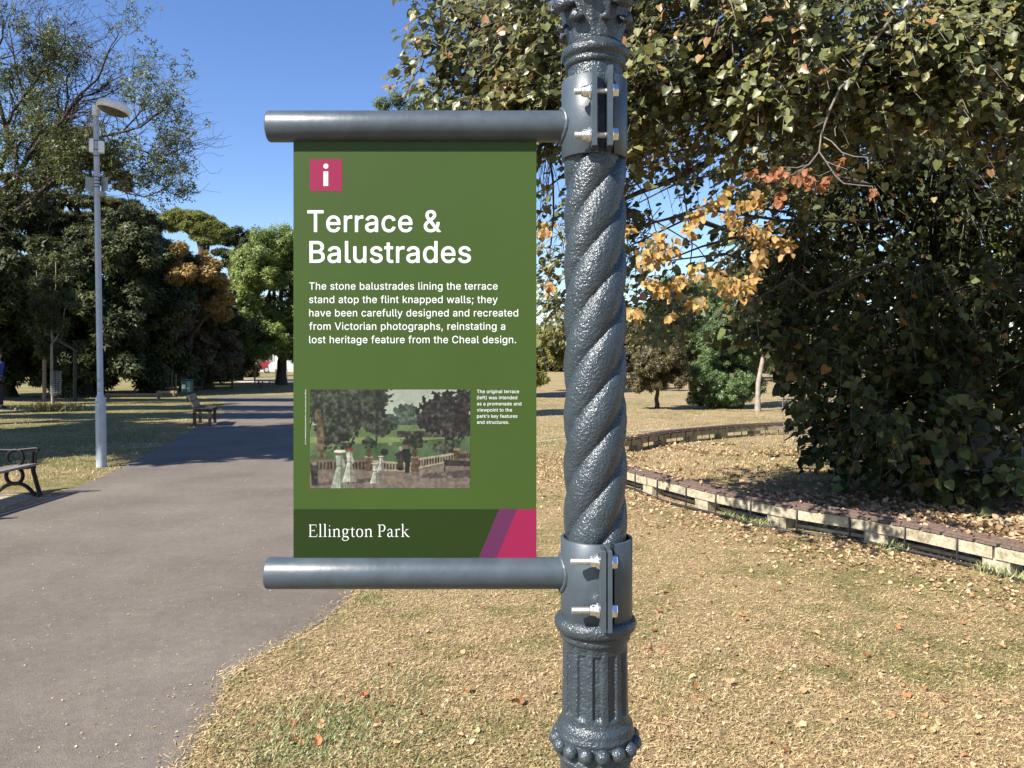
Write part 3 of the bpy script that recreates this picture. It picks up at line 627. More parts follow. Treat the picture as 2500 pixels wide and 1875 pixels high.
FONT = json.loads('{"b":{"&":[448,[[[151,-12,199,-16,238,-12,274,-2,309,14,324,27,329,27,357,-7,364,-10,439,-9,444,-7,447,-2,444,8,382,83,380,88,394,112,407,143,414,178,417,223,416,228,409,233,349,234,344,232,339,223,337,188,328,158,324,153,233,263,284,303,310,333,316,343,324,358,332,383,333,403,330,433,316,463,299,486,269,508,234,520,199,522,164,519,129,507,104,489,81,458,69,428,66,398,69,368,79,338,94,313,121,278,118,273,79,242,59,222,39,193,27,163,25,138,29,98,45,58,70,28,104,5],[169,58,144,68,129,78,117,93,109,113,107,133,109,148,118,168,134,187,169,216,190,193,278,88,273,83,249,69,224,60,194,56],[184,324,164,350,153,368,148,383,147,398,148,413,159,434,174,445,199,451,214,449,224,447,238,438,249,423,252,403,251,393,246,378,230,358]]]],"(":[273,[[[169,-101,174,-105,179,-106,234,-106,239,-105,244,-101,245,-96,197,19,181,69,169,119,163,164,161,209,164,259,170,309,182,364,202,429,220,479,244,534,245,539,244,544,239,548,234,548,179,548,174,548,169,544,144,497,110,404,92,329,83,264,80,209,83,154,90,104,101,54,120,-1,142,-51]]]],")":[273,[[[29,-101,37,-106,97,-106,105,-101,132,-50,153,-1,170,49,184,104,191,154,193,209,190,264,181,329,163,404,151,444,129,499,107,540,102,547,97,548,37,548,29,544,28,539,54,479,73,424,89,369,103,309,109,259,112,204,110,159,104,119,92,69,65,-11,29,-91,28,-96]]]],",":[188,[[[30,-124,38,-128,83,-128,88,-128,92,-124,146,66,146,71,145,76,138,80,133,80,68,80,60,76,29,-114]]]],".":[188,[[[72,-9,95,-14,115,-10,135,3,147,21,150,41,147,61,135,79,117,91,95,96,75,92,55,78,44,61,41,41,44,21,55,4]]]],";":[188,[[[30,-124,38,-128,83,-128,88,-128,92,-124,146,66,146,71,145,76,138,80,133,80,68,80,60,76,29,-114]],[[80,266,103,262,123,265,143,278,155,296,158,316,155,336,143,355,127,366,103,372,83,368,65,356,52,336,49,316,52,296,63,279]]]],"B":[456,[[[52,-5,60,-10,245,-10,300,-6,350,11,381,30,405,58,410,65,423,100,427,135,423,175,410,208,390,235,370,252,343,265,347,270,360,277,380,295,397,320,404,340,407,375,404,410,400,420,390,445,365,476,335,498,290,513,240,518,60,518,53,515,50,505],[135,69,135,221,245,222,275,219,300,210,320,196,333,180,342,160,345,135,340,110,325,89,320,86,295,73,245,67,140,66],[135,295,135,441,140,442,240,442,280,437,305,423,320,400,326,370,324,350,317,335,300,315,285,305,260,297,235,294]]]],"C":[510,[[[221,-12,265,-16,305,-14,345,-4,375,10,410,32,435,56,457,88,473,123,482,158,482,163,477,168,405,169,399,163,391,138,380,118,369,103,351,88,330,76,310,69,290,64,265,63,225,68,190,84,157,113,134,148,118,198,113,258,119,313,133,358,155,393,190,424,230,441,265,446,290,445,315,439,350,421,366,408,382,388,392,368,400,343,405,339,470,338,475,339,480,342,482,348,472,388,456,423,434,453,408,478,375,499,345,512,310,522,265,525,220,520,185,511,148,493,115,468,84,433,62,398,44,353,35,308,31,253,34,203,43,158,60,113,84,73,115,40,145,17,180,-1]]]],"I":[300,[[[23,-5,31,-10,266,-10,271,-9,277,-5,278,55,276,63,271,66,266,66,196,67,192,70,193,440,196,442,271,443,276,445,278,455,278,510,276,515,266,518,31,518,26,517,22,510,22,450,24,445,31,442,106,442,108,440,108,435,108,70,106,67,101,66,31,66,26,65,22,60,22,55]]]],"T":[449,[[[185,-5,192,-9,257,-10,262,-8,266,0,266,440,272,442,417,442,422,444,426,450,426,510,422,517,417,518,267,518,32,518,27,517,23,510,23,450,27,444,32,442,177,442,184,440]]]],"V":[480,[[[196,-5,201,-9,206,-10,276,-10,281,-9,286,-5,472,510,470,515,461,518,396,518,391,518,386,512,253,125,241,86,201,210,91,515,81,518,16,518,11,517,7,510]]]],"a":[389,[[[122,-14,160,-18,195,-14,220,-7,240,3,265,25,268,21,268,-4,275,-9,335,-10,340,-9,345,-5,346,1,346,251,342,291,329,326,311,351,293,366,265,381,240,388,215,393,165,392,125,382,98,371,71,351,53,331,33,296,32,291,33,286,40,281,95,266,100,264,106,266,122,291,140,306,170,319,195,321,220,319,239,311,250,303,255,296,264,276,266,256,263,246,260,244,245,238,125,221,100,213,75,202,55,188,35,166,25,141,21,106,26,71,39,41,65,13,90,-4],[155,56,130,63,117,71,108,81,103,91,102,106,104,121,110,131,122,141,140,151,175,158,225,165,265,174,266,171,266,136,262,116,254,96,240,80,220,66,200,58,170,55]]]],"b":[424,[[[191,-13,228,-17,278,-11,318,8,353,39,379,82,394,132,399,187,394,247,378,298,353,337,318,369,273,388,228,393,198,391,168,382,146,367,128,350,124,352,124,357,124,387,123,512,118,518,113,518,53,518,48,517,44,512,44,-3,48,-8,53,-10,113,-9,117,-8,121,-3,122,32,123,35,133,23,150,7,168,-5],[218,57,188,62,168,73,147,92,133,122,125,152,123,187,127,232,133,257,148,285,168,305,188,314,223,320,253,314,273,304,293,284,307,257,315,227,318,187,316,152,308,122,292,92,273,74,253,62]]]],"c":[396,[[[167,-13,204,-17,234,-16,264,-10,289,0,310,12,334,33,349,51,362,72,371,97,372,102,371,107,364,112,304,126,296,122,284,94,275,82,264,73,239,61,224,57,204,56,174,61,153,72,134,92,119,117,108,152,106,187,108,222,119,257,133,282,149,300,179,316,209,320,224,320,254,310,264,303,279,287,289,272,295,257,299,253,304,253,364,268,370,272,371,277,363,302,349,326,329,349,309,365,289,376,264,386,239,392,209,393,158,387,111,367,74,335,46,292,30,242,25,187,31,132,47,82,74,41,109,10,154,-10]]]],"d":[424,[[[159,-13,194,-17,229,-14,254,-5,274,7,292,22,299,31,303,27,304,-3,309,-9,374,-9,381,-3,381,512,374,518,307,517,302,512,302,507,302,462,302,352,299,345,279,366,259,380,234,389,194,393,149,387,109,370,71,337,47,297,30,247,25,187,30,132,48,77,73,37,104,10,144,-9],[199,57,174,61,149,76,133,92,117,122,109,152,106,192,109,227,117,257,134,287,150,302,174,315,209,320,234,316,254,306,278,282,292,257,300,227,302,187,298,147,290,117,276,92,256,72,234,61]]]],"e":[404,[[[170,-13,214,-17,249,-15,289,-4,318,12,342,32,361,57,374,92,369,100,304,114,299,111,288,92,279,81,264,68,254,63,234,58,214,56,179,60,154,71,134,88,118,112,109,142,108,157,109,159,374,160,380,167,380,207,376,247,365,287,349,320,326,347,301,367,269,383,239,391,204,393,154,387,109,366,74,335,46,292,29,242,25,187,32,127,47,82,77,37,114,7,159,-11],[109,231,108,237,116,262,132,287,149,303,174,316,204,320,234,317,255,307,269,295,276,287,290,262,297,237,297,232,294,230]]]],"f":[254,[[[73,-5,81,-10,141,-10,146,-9,150,-5,152,315,156,318,231,318,236,322,238,330,237,380,235,385,226,388,156,388,152,390,152,415,154,440,161,452,176,461,196,464,211,463,226,459,232,460,236,465,252,520,251,525,246,530,221,537,191,539,161,537,131,528,106,511,91,495,76,465,72,435,71,390,6,388,1,387,-3,380,-3,325,-1,320,6,318,66,318,72,315]]]],"g":[425,[[[159,-156,209,-160,254,-156,294,-145,329,-125,354,-100,359,-93,374,-61,376,-56,382,-6,381,379,380,384,374,388,309,388,305,384,304,379,303,354,303,349,299,347,279,367,259,380,229,391,194,393,149,387,108,369,74,339,48,299,42,284,30,249,25,194,30,134,47,84,74,46,109,18,149,1,194,-4,229,-1,254,7,279,21,294,34,299,42,301,39,301,-6,295,-41,277,-66,249,-81,204,-87,179,-85,159,-80,143,-71,130,-61,104,-32,94,-34,44,-63,42,-71,56,-96,79,-120,104,-137,129,-148],[199,69,174,73,154,82,130,104,117,129,109,154,106,194,109,229,118,259,132,284,152,304,174,315,209,320,234,316,258,304,278,284,291,259,300,229,302,189,299,154,292,129,276,99,259,83,234,72]]]],"h":[410,[[[45,-5,53,-10,113,-10,118,-9,122,-5,124,225,127,255,136,280,148,296,163,307,183,315,208,319,243,313,267,295,281,270,286,230,288,-5,293,-9,298,-10,358,-9,363,-7,366,0,366,235,363,285,349,325,328,355,298,378,268,389,228,393,188,389,148,371,127,350,124,355,123,511,118,518,113,518,53,518,48,517,44,510,44,505]]]],"i":[167,[[[45,-5,51,-9,116,-9,122,-5,124,0,124,375,121,385,111,388,51,388,46,385,44,380]],[[73,435,86,434,106,439,121,449,132,465,135,485,130,505,118,520,106,528,96,531,81,533,61,528,46,517,35,500,32,480,36,463,51,446,61,439]]]],"k":[381,[[[45,-5,53,-10,113,-10,118,-9,122,-5,124,135,153,164,288,-7,293,-9,373,-9,380,-5,381,0,378,8,214,215,350,355,369,375,368,384,363,388,283,388,278,386,128,233,124,235,124,240,123,510,121,515,113,518,53,518,46,515,44,505]]]],"l":[189,[[[102,-7,138,-11,163,-10,183,-6,189,-2,190,3,178,59,173,63,148,62,133,64,128,68,125,78,124,508,122,513,118,518,113,518,53,518,48,517,44,508,44,83,49,43,64,18,68,13,93,-3]]]],"m":[610,[[[45,-5,53,-10,113,-10,118,-9,122,-5,124,235,126,260,135,285,147,300,163,312,183,319,198,320,228,315,248,302,259,285,261,280,264,255,264,0,268,-7,273,-9,333,-10,338,-9,343,-5,344,245,347,265,354,285,365,300,378,311,398,319,418,320,443,317,466,305,481,285,486,250,486,60,486,0,488,-5,493,-9,558,-9,563,-7,566,0,566,255,563,295,550,330,528,361,503,379,473,391,438,395,408,393,378,384,353,370,331,350,318,334,293,368,258,389,218,395,193,393,168,385,148,372,123,349,121,380,118,386,113,388,53,388,46,385,44,375]]]],"n":[410,[[[45,-5,53,-10,113,-10,118,-9,122,-5,124,225,127,255,136,280,147,295,163,307,183,315,208,319,243,313,267,295,281,270,286,230,286,0,288,-5,293,-9,298,-10,353,-10,358,-9,365,-5,366,110,366,240,363,285,349,325,328,355,298,378,268,389,228,393,183,388,148,370,123,345,121,380,118,386,108,388,53,388,48,387,44,380,44,375]]]],"o":[415,[[[167,-13,209,-17,254,-12,304,8,339,39,365,77,385,132,390,187,386,242,366,297,339,337,305,367,259,387,249,388,209,393,159,388,111,367,76,337,49,297,30,242,25,182,31,132,47,82,74,41,109,10,154,-10],[199,57,174,61,154,72,130,97,116,122,108,152,106,187,108,222,116,252,133,282,151,302,174,315,204,320,219,319,239,316,264,302,284,281,299,252,307,222,309,182,307,152,299,122,282,92,264,74,239,60,209,56]]]],"p":[424,[[[45,-148,53,-152,113,-152,118,-152,122,-148,124,17,125,27,128,29,148,9,168,-4,198,-15,228,-17,278,-11,313,6,323,12,356,42,379,82,393,127,399,187,394,247,380,292,353,337,348,342,320,367,313,371,278,387,233,393,198,391,168,382,146,367,130,352,123,343,121,382,116,387,53,388,48,387,44,382,44,-143],[218,57,188,62,168,73,147,92,133,122,125,152,123,187,127,232,133,257,148,285,168,305,188,314,223,320,253,314,273,304,293,284,307,257,315,227,318,187,316,152,308,122,292,92,273,74,253,62]]]],"r":[259,[[[45,-5,53,-10,113,-10,118,-9,122,-5,124,235,127,260,135,280,148,295,163,306,183,313,203,316,243,312,250,315,252,320,252,385,248,392,243,394,223,394,213,394,178,389,148,375,123,353,121,380,118,386,113,388,53,388,48,387,44,380]]]],"s":[365,[[[136,-13,181,-17,221,-15,263,-3,296,17,316,37,321,44,335,72,340,107,335,142,311,179,276,204,231,218,176,232,146,242,131,250,121,262,119,277,122,292,135,307,161,320,186,323,216,319,236,309,250,292,260,272,266,268,326,281,331,284,333,292,321,322,306,345,288,362,256,381,226,390,216,391,186,393,151,391,111,379,81,361,61,341,56,335,42,307,38,272,43,237,46,230,66,201,101,177,146,161,231,139,246,130,256,117,258,102,254,87,241,72,216,60,181,55,151,59,131,67,115,82,102,112,96,116,31,102,27,97,27,92,35,62,56,31,81,9,111,-7]]]],"t":[227,[[[132,-9,166,-13,191,-13,216,-7,221,-4,222,1,211,56,208,61,201,63,171,60,156,62,146,66,141,71,137,81,136,101,136,316,206,318,211,321,213,326,214,376,211,385,206,388,141,388,136,390,136,436,135,471,131,479,126,480,61,480,57,476,56,471,55,391,51,388,6,388,0,386,-3,381,-4,376,-3,326,-1,321,6,318,51,318,54,316,56,311,56,96,62,51,86,14,121,-7]]]],"u":[410,[[[142,-10,183,-14,223,-9,263,10,288,35,288,0,293,-8,298,-10,358,-9,365,-5,366,380,363,386,358,388,298,388,289,385,286,375,286,155,284,125,274,100,262,85,248,73,223,62,198,60,168,65,143,84,128,110,124,145,123,380,121,385,113,388,53,388,48,387,44,380,44,375,44,140,49,90,60,55,81,25,108,4]]]],"v":[389,[[[155,-5,162,-9,167,-10,227,-9,234,-5,380,375,380,380,378,385,372,388,307,388,298,385,206,130,197,100,192,104,173,160,91,385,82,388,17,388,12,387,8,380]]]],"w":[567,[[[130,-5,138,-10,198,-10,203,-9,207,-5,283,265,288,253,310,170,360,-5,368,-10,428,-10,433,-9,437,-5,554,380,552,385,543,388,478,388,473,385,471,380,407,150,398,114,370,220,323,385,313,388,253,388,245,385,198,220,173,122,168,119,94,385,88,388,23,388,18,387,14,380,14,375]]]],"y":[389,[[[51,-150,92,-154,117,-153,142,-145,162,-133,182,-115,199,-90,214,-60,380,380,377,386,372,388,307,388,302,388,297,384,202,121,197,104,192,104,173,160,91,385,82,388,17,388,10,385,8,380,8,375,152,0,143,-30,134,-50,125,-65,117,-72,102,-80,87,-80,62,-77,54,-80,38,-140,42,-147]]]],"’":[177,[[[44,313,52,308,97,308,102,309,106,313,159,503,160,508,157,516,152,518,82,518,77,517,74,513,43,323]]]]},"r":{"&":[448,[[[160,-7,199,-10,239,-5,274,5,304,19,324,35,329,36,364,-4,434,-4,441,-2,440,3,374,83,372,88,388,113,400,143,409,183,411,223,409,227,349,227,345,223,343,188,333,153,329,145,324,144,226,263,229,268,279,307,309,342,319,363,326,383,327,403,323,433,312,458,294,483,264,503,234,514,199,516,164,513,134,503,104,480,87,458,77,433,72,398,75,368,86,338,99,317,128,278,127,273,84,239,63,218,44,190,34,163,31,133,35,98,53,58,79,29,109,9,149,-5],[169,52,144,61,126,73,113,88,103,113,101,133,104,153,114,173,129,191,169,224,174,222,194,198,286,88,276,78,252,63,224,54,194,50],[184,316,169,333,149,363,142,383,141,398,142,413,149,430,159,442,169,449,189,456,199,457,214,455,224,454,241,443,253,428,258,403,256,388,249,373,234,354]]]],"(":[273,[[[173,-96,179,-100,234,-100,239,-96,192,14,175,69,163,119,158,159,155,209,158,259,164,309,177,369,195,429,216,484,239,539,234,542,179,542,173,539,149,494,116,404,98,324,89,264,86,204,89,154,96,104,108,54,124,4,146,-46]]]],")":[273,[[[34,-96,37,-99,42,-100,97,-99,101,-96,127,-46,147,1,163,49,178,104,185,154,187,209,185,259,176,324,159,399,146,439,125,494,102,537,97,542,37,542,34,539,60,479,79,424,96,369,109,309,115,259,118,204,116,159,109,114,98,69,83,19,69,-16]]]],",":[188,[[[35,-119,38,-122,43,-122,83,-122,88,-119,140,71,138,74,133,74,68,74,65,71]]]],".":[188,[[[76,-4,95,-7,115,-4,130,6,140,21,144,41,141,61,130,76,113,86,95,90,75,85,60,75,50,61,47,41,51,21,61,6]]]],";":[188,[[[35,-119,38,-122,43,-122,83,-122,88,-119,140,71,138,74,133,74,68,74,65,71]],[[84,271,103,268,123,271,138,281,148,296,152,316,149,336,138,351,123,362,103,365,83,361,69,351,58,336,55,316,59,296,69,281]]]],"B":[456,[[[56,0,60,-3,245,-4,300,0,345,15,378,35,383,40,403,65,417,100,421,135,417,175,405,205,386,230,360,250,340,260,321,265,340,273,360,285,377,300,390,319,399,345,401,370,398,405,383,445,360,473,330,494,290,507,240,512,60,512,57,510],[130,61,128,65,128,225,130,227,245,228,275,225,305,214,325,200,340,180,348,160,351,135,345,105,325,81,295,66,245,61],[130,289,128,290,128,445,130,448,240,448,280,443,310,427,327,400,332,370,330,350,321,330,305,311,285,299,260,291,235,288]]]],"C":[510,[[[226,-7,265,-10,305,-8,345,3,375,16,401,33,430,59,450,88,466,123,476,158,475,162,470,164,409,163,405,161,398,138,385,115,372,98,355,84,335,72,315,64,290,58,270,57,225,62,185,80,153,108,128,148,113,193,107,258,114,318,129,363,151,398,185,428,225,447,265,452,290,451,315,445,341,433,370,413,385,394,397,373,405,347,410,344,470,344,475,346,476,348,465,388,452,418,430,449,405,473,375,493,340,508,305,517,270,519,220,514,185,504,145,484,115,460,90,432,66,393,50,353,40,303,37,253,40,203,49,158,67,113,92,73,115,48,145,24,185,4]]]],"I":[300,[[[27,0,31,-3,36,-4,266,-4,271,-2,272,0,272,55,271,59,191,61,186,65,187,445,191,448,271,449,272,455,272,510,266,512,31,512,28,510,28,450,31,448,111,448,114,445,114,65,111,61,31,60,27,55]]]],"T":[449,[[[190,0,192,-3,197,-4,257,-3,260,0,260,445,262,448,267,448,417,448,420,450,420,455,420,505,420,510,417,512,262,512,32,512,29,510,28,505,28,455,29,450,32,448,182,448,187,448,190,445]]]],"V":[480,[[[200,0,206,-4,276,-4,282,0,466,510,461,512,396,512,391,508,286,205,251,99,241,65,196,205,87,510,81,512,16,512,13,510,14,505]]]],"a":[389,[[[127,-9,160,-12,190,-10,215,-3,240,11,255,23,270,41,273,36,274,1,275,-2,335,-4,340,0,340,251,336,291,325,322,307,346,290,361,265,375,240,382,215,387,165,386,130,378,100,365,75,347,56,326,38,291,40,288,100,270,119,296,135,311,150,319,170,325,195,327,220,325,240,318,255,307,263,296,270,276,272,256,271,251,266,241,260,237,235,231,125,215,100,207,75,195,56,181,39,161,30,136,27,106,32,71,44,46,64,21,70,17,94,1],[150,50,130,56,115,65,105,74,98,86,96,106,98,121,105,135,120,148,135,156,175,164,230,172,260,179,270,183,272,181,272,136,269,116,260,95,245,76,225,62,200,52,170,49]]]],"b":[424,[[[195,-8,228,-11,273,-6,313,12,348,42,373,82,388,132,393,187,388,247,371,297,348,334,313,365,273,382,228,387,198,385,168,375,153,365,134,347,118,326,118,372,118,507,113,512,53,512,49,507,49,2,53,-4,113,-3,116,2,116,47,118,53,137,27,153,13,173,0],[208,52,188,55,163,69,144,87,130,112,119,152,117,187,119,227,129,262,142,287,161,307,188,321,218,326,233,324,253,321,278,308,298,287,311,262,322,222,324,187,322,152,312,117,299,92,278,70,253,55,223,51]]]],"c":[396,[[[176,-8,209,-11,234,-10,264,-4,289,7,309,19,330,37,344,54,355,72,365,97,366,102,364,105,304,120,301,117,289,91,279,78,269,69,254,60,239,55,224,51,204,50,174,55,149,68,126,92,112,117,102,152,100,187,102,222,112,257,125,282,144,304,174,322,209,326,229,325,254,316,268,307,278,297,293,277,299,262,304,259,359,273,365,277,356,302,344,322,324,345,304,361,284,372,259,381,234,386,209,387,159,382,114,362,79,332,51,287,36,242,31,187,37,132,54,82,79,44,114,14,159,-6]]]],"d":[424,[[[166,-8,194,-11,224,-9,254,1,274,14,288,27,309,53,310,2,312,-3,374,-3,376,507,374,511,369,512,309,511,308,507,308,457,308,337,307,332,304,328,290,347,275,362,251,377,229,384,199,387,149,381,109,363,75,332,51,292,36,247,31,187,35,137,52,82,77,42,109,13,149,-5],[194,52,174,54,149,68,126,92,113,117,102,152,100,192,103,227,111,257,129,290,149,309,174,322,204,326,214,325,234,322,259,310,282,287,296,262,304,232,308,187,305,147,296,117,280,87,260,67,234,54,204,51]]]],"e":[404,[[[179,-8,214,-11,249,-9,287,2,314,17,338,37,357,62,368,92,364,95,304,108,294,90,284,77,269,64,254,57,234,52,214,50,179,54,154,64,129,85,113,107,104,137,101,162,104,165,109,166,369,166,374,167,374,202,370,247,361,282,344,317,322,342,299,361,269,376,239,385,209,387,159,382,114,362,79,332,52,292,36,242,31,187,38,127,54,82,81,42,117,12,159,-5],[104,225,101,227,103,242,112,267,125,287,149,310,174,323,204,326,234,323,259,312,275,297,280,292,295,267,304,232,304,227,299,224]]]],"f":[254,[[[77,0,81,-3,86,-4,141,-4,145,0,146,320,151,324,226,324,231,325,231,381,226,382,151,382,146,384,146,415,148,440,156,456,171,466,196,470,228,465,231,469,243,510,246,521,241,525,221,531,186,533,161,531,131,521,111,508,95,490,82,465,78,435,77,385,76,383,6,382,3,380,3,325,6,324,71,324,76,323,77,320]]]],"g":[425,[[[164,-151,209,-154,249,-151,294,-138,325,-121,349,-96,354,-91,370,-56,376,-6,375,379,369,382,314,382,310,379,309,324,307,329,304,330,289,349,274,363,254,376,232,384,194,387,149,381,109,363,79,336,52,294,47,279,35,244,31,194,36,134,52,89,79,49,111,24,149,7,194,2,229,5,254,13,274,25,289,38,304,59,307,54,307,-6,300,-46,279,-72,249,-88,204,-93,179,-92,159,-86,139,-76,124,-63,104,-39,99,-38,50,-66,48,-71,60,-91,84,-116,104,-130,129,-142],[194,64,174,66,149,78,126,99,112,124,103,154,100,194,103,229,112,259,128,289,148,309,174,322,204,326,214,325,234,322,259,311,282,289,296,264,304,234,308,189,305,154,297,124,279,94,263,79,239,68,209,63]]]],"h":[410,[[[49,0,53,-3,58,-4,113,-4,117,0,118,225,120,255,129,280,144,300,163,314,183,322,208,325,243,320,248,317,271,300,287,270,292,235,292,0,298,-4,358,-3,360,0,360,245,356,285,342,325,323,352,299,370,268,382,228,387,183,381,148,363,121,335,118,329,117,510,113,512,53,512,50,510]]]],"i":[167,[[[50,0,51,-2,56,-4,111,-4,116,-2,118,0,117,380,111,382,56,382,50,380]],[[79,440,86,440,101,443,116,452,125,465,129,480,126,500,116,515,101,524,91,526,81,527,66,524,53,515,41,500,38,485,42,465,51,453,66,443]]]],"k":[381,[[[49,0,53,-3,58,-4,113,-4,117,0,118,135,119,140,153,172,293,-3,373,-3,375,0,373,4,206,215,342,355,361,375,363,381,358,382,283,382,123,219,118,216,117,510,113,512,53,512,50,510]]]],"l":[189,[[[109,-2,138,-5,163,-4,178,-1,184,3,173,55,168,57,148,56,133,57,124,63,118,78,118,498,117,508,113,512,53,512,49,508,50,83,54,48,71,18,98,1]]]],"m":[610,[[[49,0,53,-3,58,-4,113,-4,117,0,118,235,121,265,128,285,143,305,158,316,178,324,198,326,228,322,248,310,266,285,270,260,270,0,273,-3,333,-4,338,0,338,245,341,265,348,287,362,305,378,318,393,323,418,326,448,322,470,310,487,285,492,250,492,75,493,-1,498,-4,553,-4,558,-3,560,0,560,255,557,295,543,331,525,355,503,372,468,387,438,389,403,385,378,377,353,362,335,345,318,320,310,335,288,364,258,383,218,389,193,387,173,380,148,365,132,350,118,330,116,335,116,375,113,382,53,382,50,380,49,375]]]],"n":[410,[[[49,0,53,-3,58,-4,113,-4,117,0,118,225,120,255,129,280,143,300,163,314,183,322,208,325,243,320,271,300,286,275,292,235,293,-1,298,-4,353,-4,358,-3,360,0,360,115,360,240,356,285,345,320,323,352,298,371,268,382,223,387,188,383,153,366,122,335,118,328,116,335,116,375,113,382,53,382,50,380,49,375]]]],"o":[415,[[[176,-8,209,-11,254,-6,299,12,338,47,361,82,379,132,384,187,380,242,362,292,335,332,301,362,259,381,244,383,209,387,159,382,114,362,79,332,54,294,36,242,31,182,37,132,54,82,79,44,114,14,159,-6],[189,52,174,55,149,68,126,92,112,117,102,152,100,187,102,222,112,257,125,282,148,307,174,322,204,326,229,323,244,320,269,306,289,285,303,257,313,222,315,187,313,152,303,117,290,92,269,70,239,54,209,50]]]],"p":[424,[[[49,-143,53,-146,58,-146,113,-146,117,-143,118,53,120,47,123,46,137,27,153,13,169,2,198,-9,228,-11,273,-6,313,12,348,42,352,47,373,82,388,131,393,187,388,247,373,294,348,334,313,365,273,382,228,387,198,385,168,375,138,352,118,325,116,332,116,377,113,382,53,382,49,377],[208,52,188,55,163,69,144,87,130,112,119,152,117,187,119,227,129,262,142,287,161,307,188,321,218,326,233,324,253,321,278,308,298,287,311,262,322,222,324,187,322,152,312,117,299,92,278,70,253,55,223,51]]]],"r":[259,[[[49,0,53,-3,58,-4,113,-4,117,0,118,235,120,260,128,280,145,300,163,313,178,318,208,322,243,318,246,320,246,385,243,388,213,388,203,387,178,382,151,370,129,350,118,333,116,340,115,380,113,382,53,382,50,380]]]],"s":[365,[[[141,-8,181,-11,221,-9,261,3,291,21,312,42,330,77,334,107,328,142,306,175,276,197,231,212,146,235,126,246,115,262,113,277,118,297,131,312,156,325,186,329,216,325,241,313,254,297,266,275,271,274,326,287,327,292,316,319,301,342,281,361,256,375,216,385,186,387,151,385,111,372,86,357,65,337,61,332,47,302,44,272,49,237,71,204,106,182,146,167,211,152,236,143,252,132,262,117,264,102,260,87,258,82,244,67,216,53,181,49,151,52,126,63,107,82,96,109,91,110,36,97,33,92,42,62,61,34,81,16,106,2]]]],"t":[227,[[[140,-4,166,-7,191,-7,211,-2,216,1,206,51,203,56,171,54,151,56,141,62,132,76,130,101,130,321,136,324,206,325,207,326,208,376,206,382,201,382,131,384,130,386,130,431,129,471,126,474,66,474,62,471,61,385,56,382,4,381,2,376,2,331,3,326,6,324,56,324,62,321,62,96,69,51,91,18,121,0]]]],"u":[410,[[[147,-5,183,-8,223,-3,260,15,290,45,293,54,294,50,294,0,298,-3,353,-4,358,-3,360,0,360,380,353,382,298,382,293,381,292,155,290,125,278,96,266,80,248,66,223,56,203,54,164,60,138,80,123,105,118,145,117,380,113,382,53,382,50,380,49,140,53,95,65,60,85,30,113,8]]]],"v":[389,[[[159,0,162,-3,167,-4,222,-4,227,-3,230,0,374,380,367,382,307,382,302,380,220,155,205,105,197,79,192,82,179,125,87,380,82,382,17,382,14,380,15,375]]]],"w":[567,[[[134,0,138,-3,143,-4,198,-4,203,0,265,220,283,290,288,278,316,170,364,0,368,-3,373,-4,428,-4,433,0,548,380,543,382,478,382,406,120,398,88,394,100,365,215,318,382,253,382,249,380,203,215,173,97,168,93,157,140,90,380,83,382,23,382,20,380,20,375]]]],"y":[389,[[[56,-145,92,-148,117,-147,139,-140,163,-125,179,-110,192,-90,209,-55,374,380,367,382,307,382,302,380,220,155,202,99,197,82,192,82,179,125,87,380,82,382,17,382,14,380,15,375,159,0,148,-35,139,-55,124,-75,117,-80,102,-86,87,-86,62,-83,58,-85,44,-140,47,-143]]]],"’":[177,[[[49,318,52,315,57,314,97,314,102,318,154,508,152,512,147,512,82,512,78,508]]]]}}')
def textline(name, s, x0, x1, base, cap, weight, mat='white_print', rot=False, lay=2):
    """lettering cut from outlines: x0..x1 in photo px, baseline row, cap height in px"""
    adv = 0; gl = []
    for ch in s:
        if ch == ' ': adv += 215; continue
        a_, groups = FONT['b' if weight > 12 else 'r'][ch]; gl.append((adv, groups)); adv += a_ + 14
    xmin = min(av + min(l[0::2]) for av, gs in gl for g_ in gs for l in g_); xmax = max(av + max(l[0::2]) for av, gs in gl for g_ in gs for l in g_)
    sy = cap * K / 520.0; sx = (x1 - x0) * K / (xmax - xmin); mb = MB()
    for q_, (av, gs) in enumerate(gl):
        for g_ in gs:
            loops = []
            for l in g_:
                pts = [((av + l[i] - xmin) * sx, l[i + 1] * sy) for i in range(0, len(l), 2)]
                if rot: pts = [(X_(base) + y, Z_(x0) - x) for x, y in pts]
                else: pts = [(X_(x0) + x, Z_(base) + y) for x, y in pts]
                loops.append(pts)
            mb.poly(loops, YS - lay * .0002 - (q_ % 2) * .00001)
    return mb.build(name, M[mat], sign)
textline('title_line', 'Terrace &', 751, 1076.5, 566, 52.5, 15)
textline('title_line', 'Balustrades', 756, 1150, 641, 52.5, 15)
for s, x1, yb in (('The stone balustrades lining the terrace', 1215, 707.3), ('stand atop the flint knapped walls; they', 1215, 740), ('have been carefully designed and recreated', 1265, 772.6), ('from Victorian photographs, reinstating a', 1233.5, 805.2), ('lost heritage feature from the Cheal design.', 1260, 837.8)):
    textline('body_line', s, 755.5, x1, yb, 18, 8)
for s, x1, yb in (('The original terrace', 1267.4, 959.6), ('(left) was intended', 1262.7, 974.5), ('as a promenade and', 1272.7, 989.5), ('viewpoint to the', 1250, 1004.6), ('park’s key features', 1263, 1019.7), ('and structures.', 1242.8, 1034.5)):
    textline('caption_line', s, 1164.6, x1, yb, 8.2, 10)
textline('credit_line', 'Image with kind permission of postcardsthanetyesterdays.co.uk', 951, 1085, 745.6, 3.0, 10, rot=True)
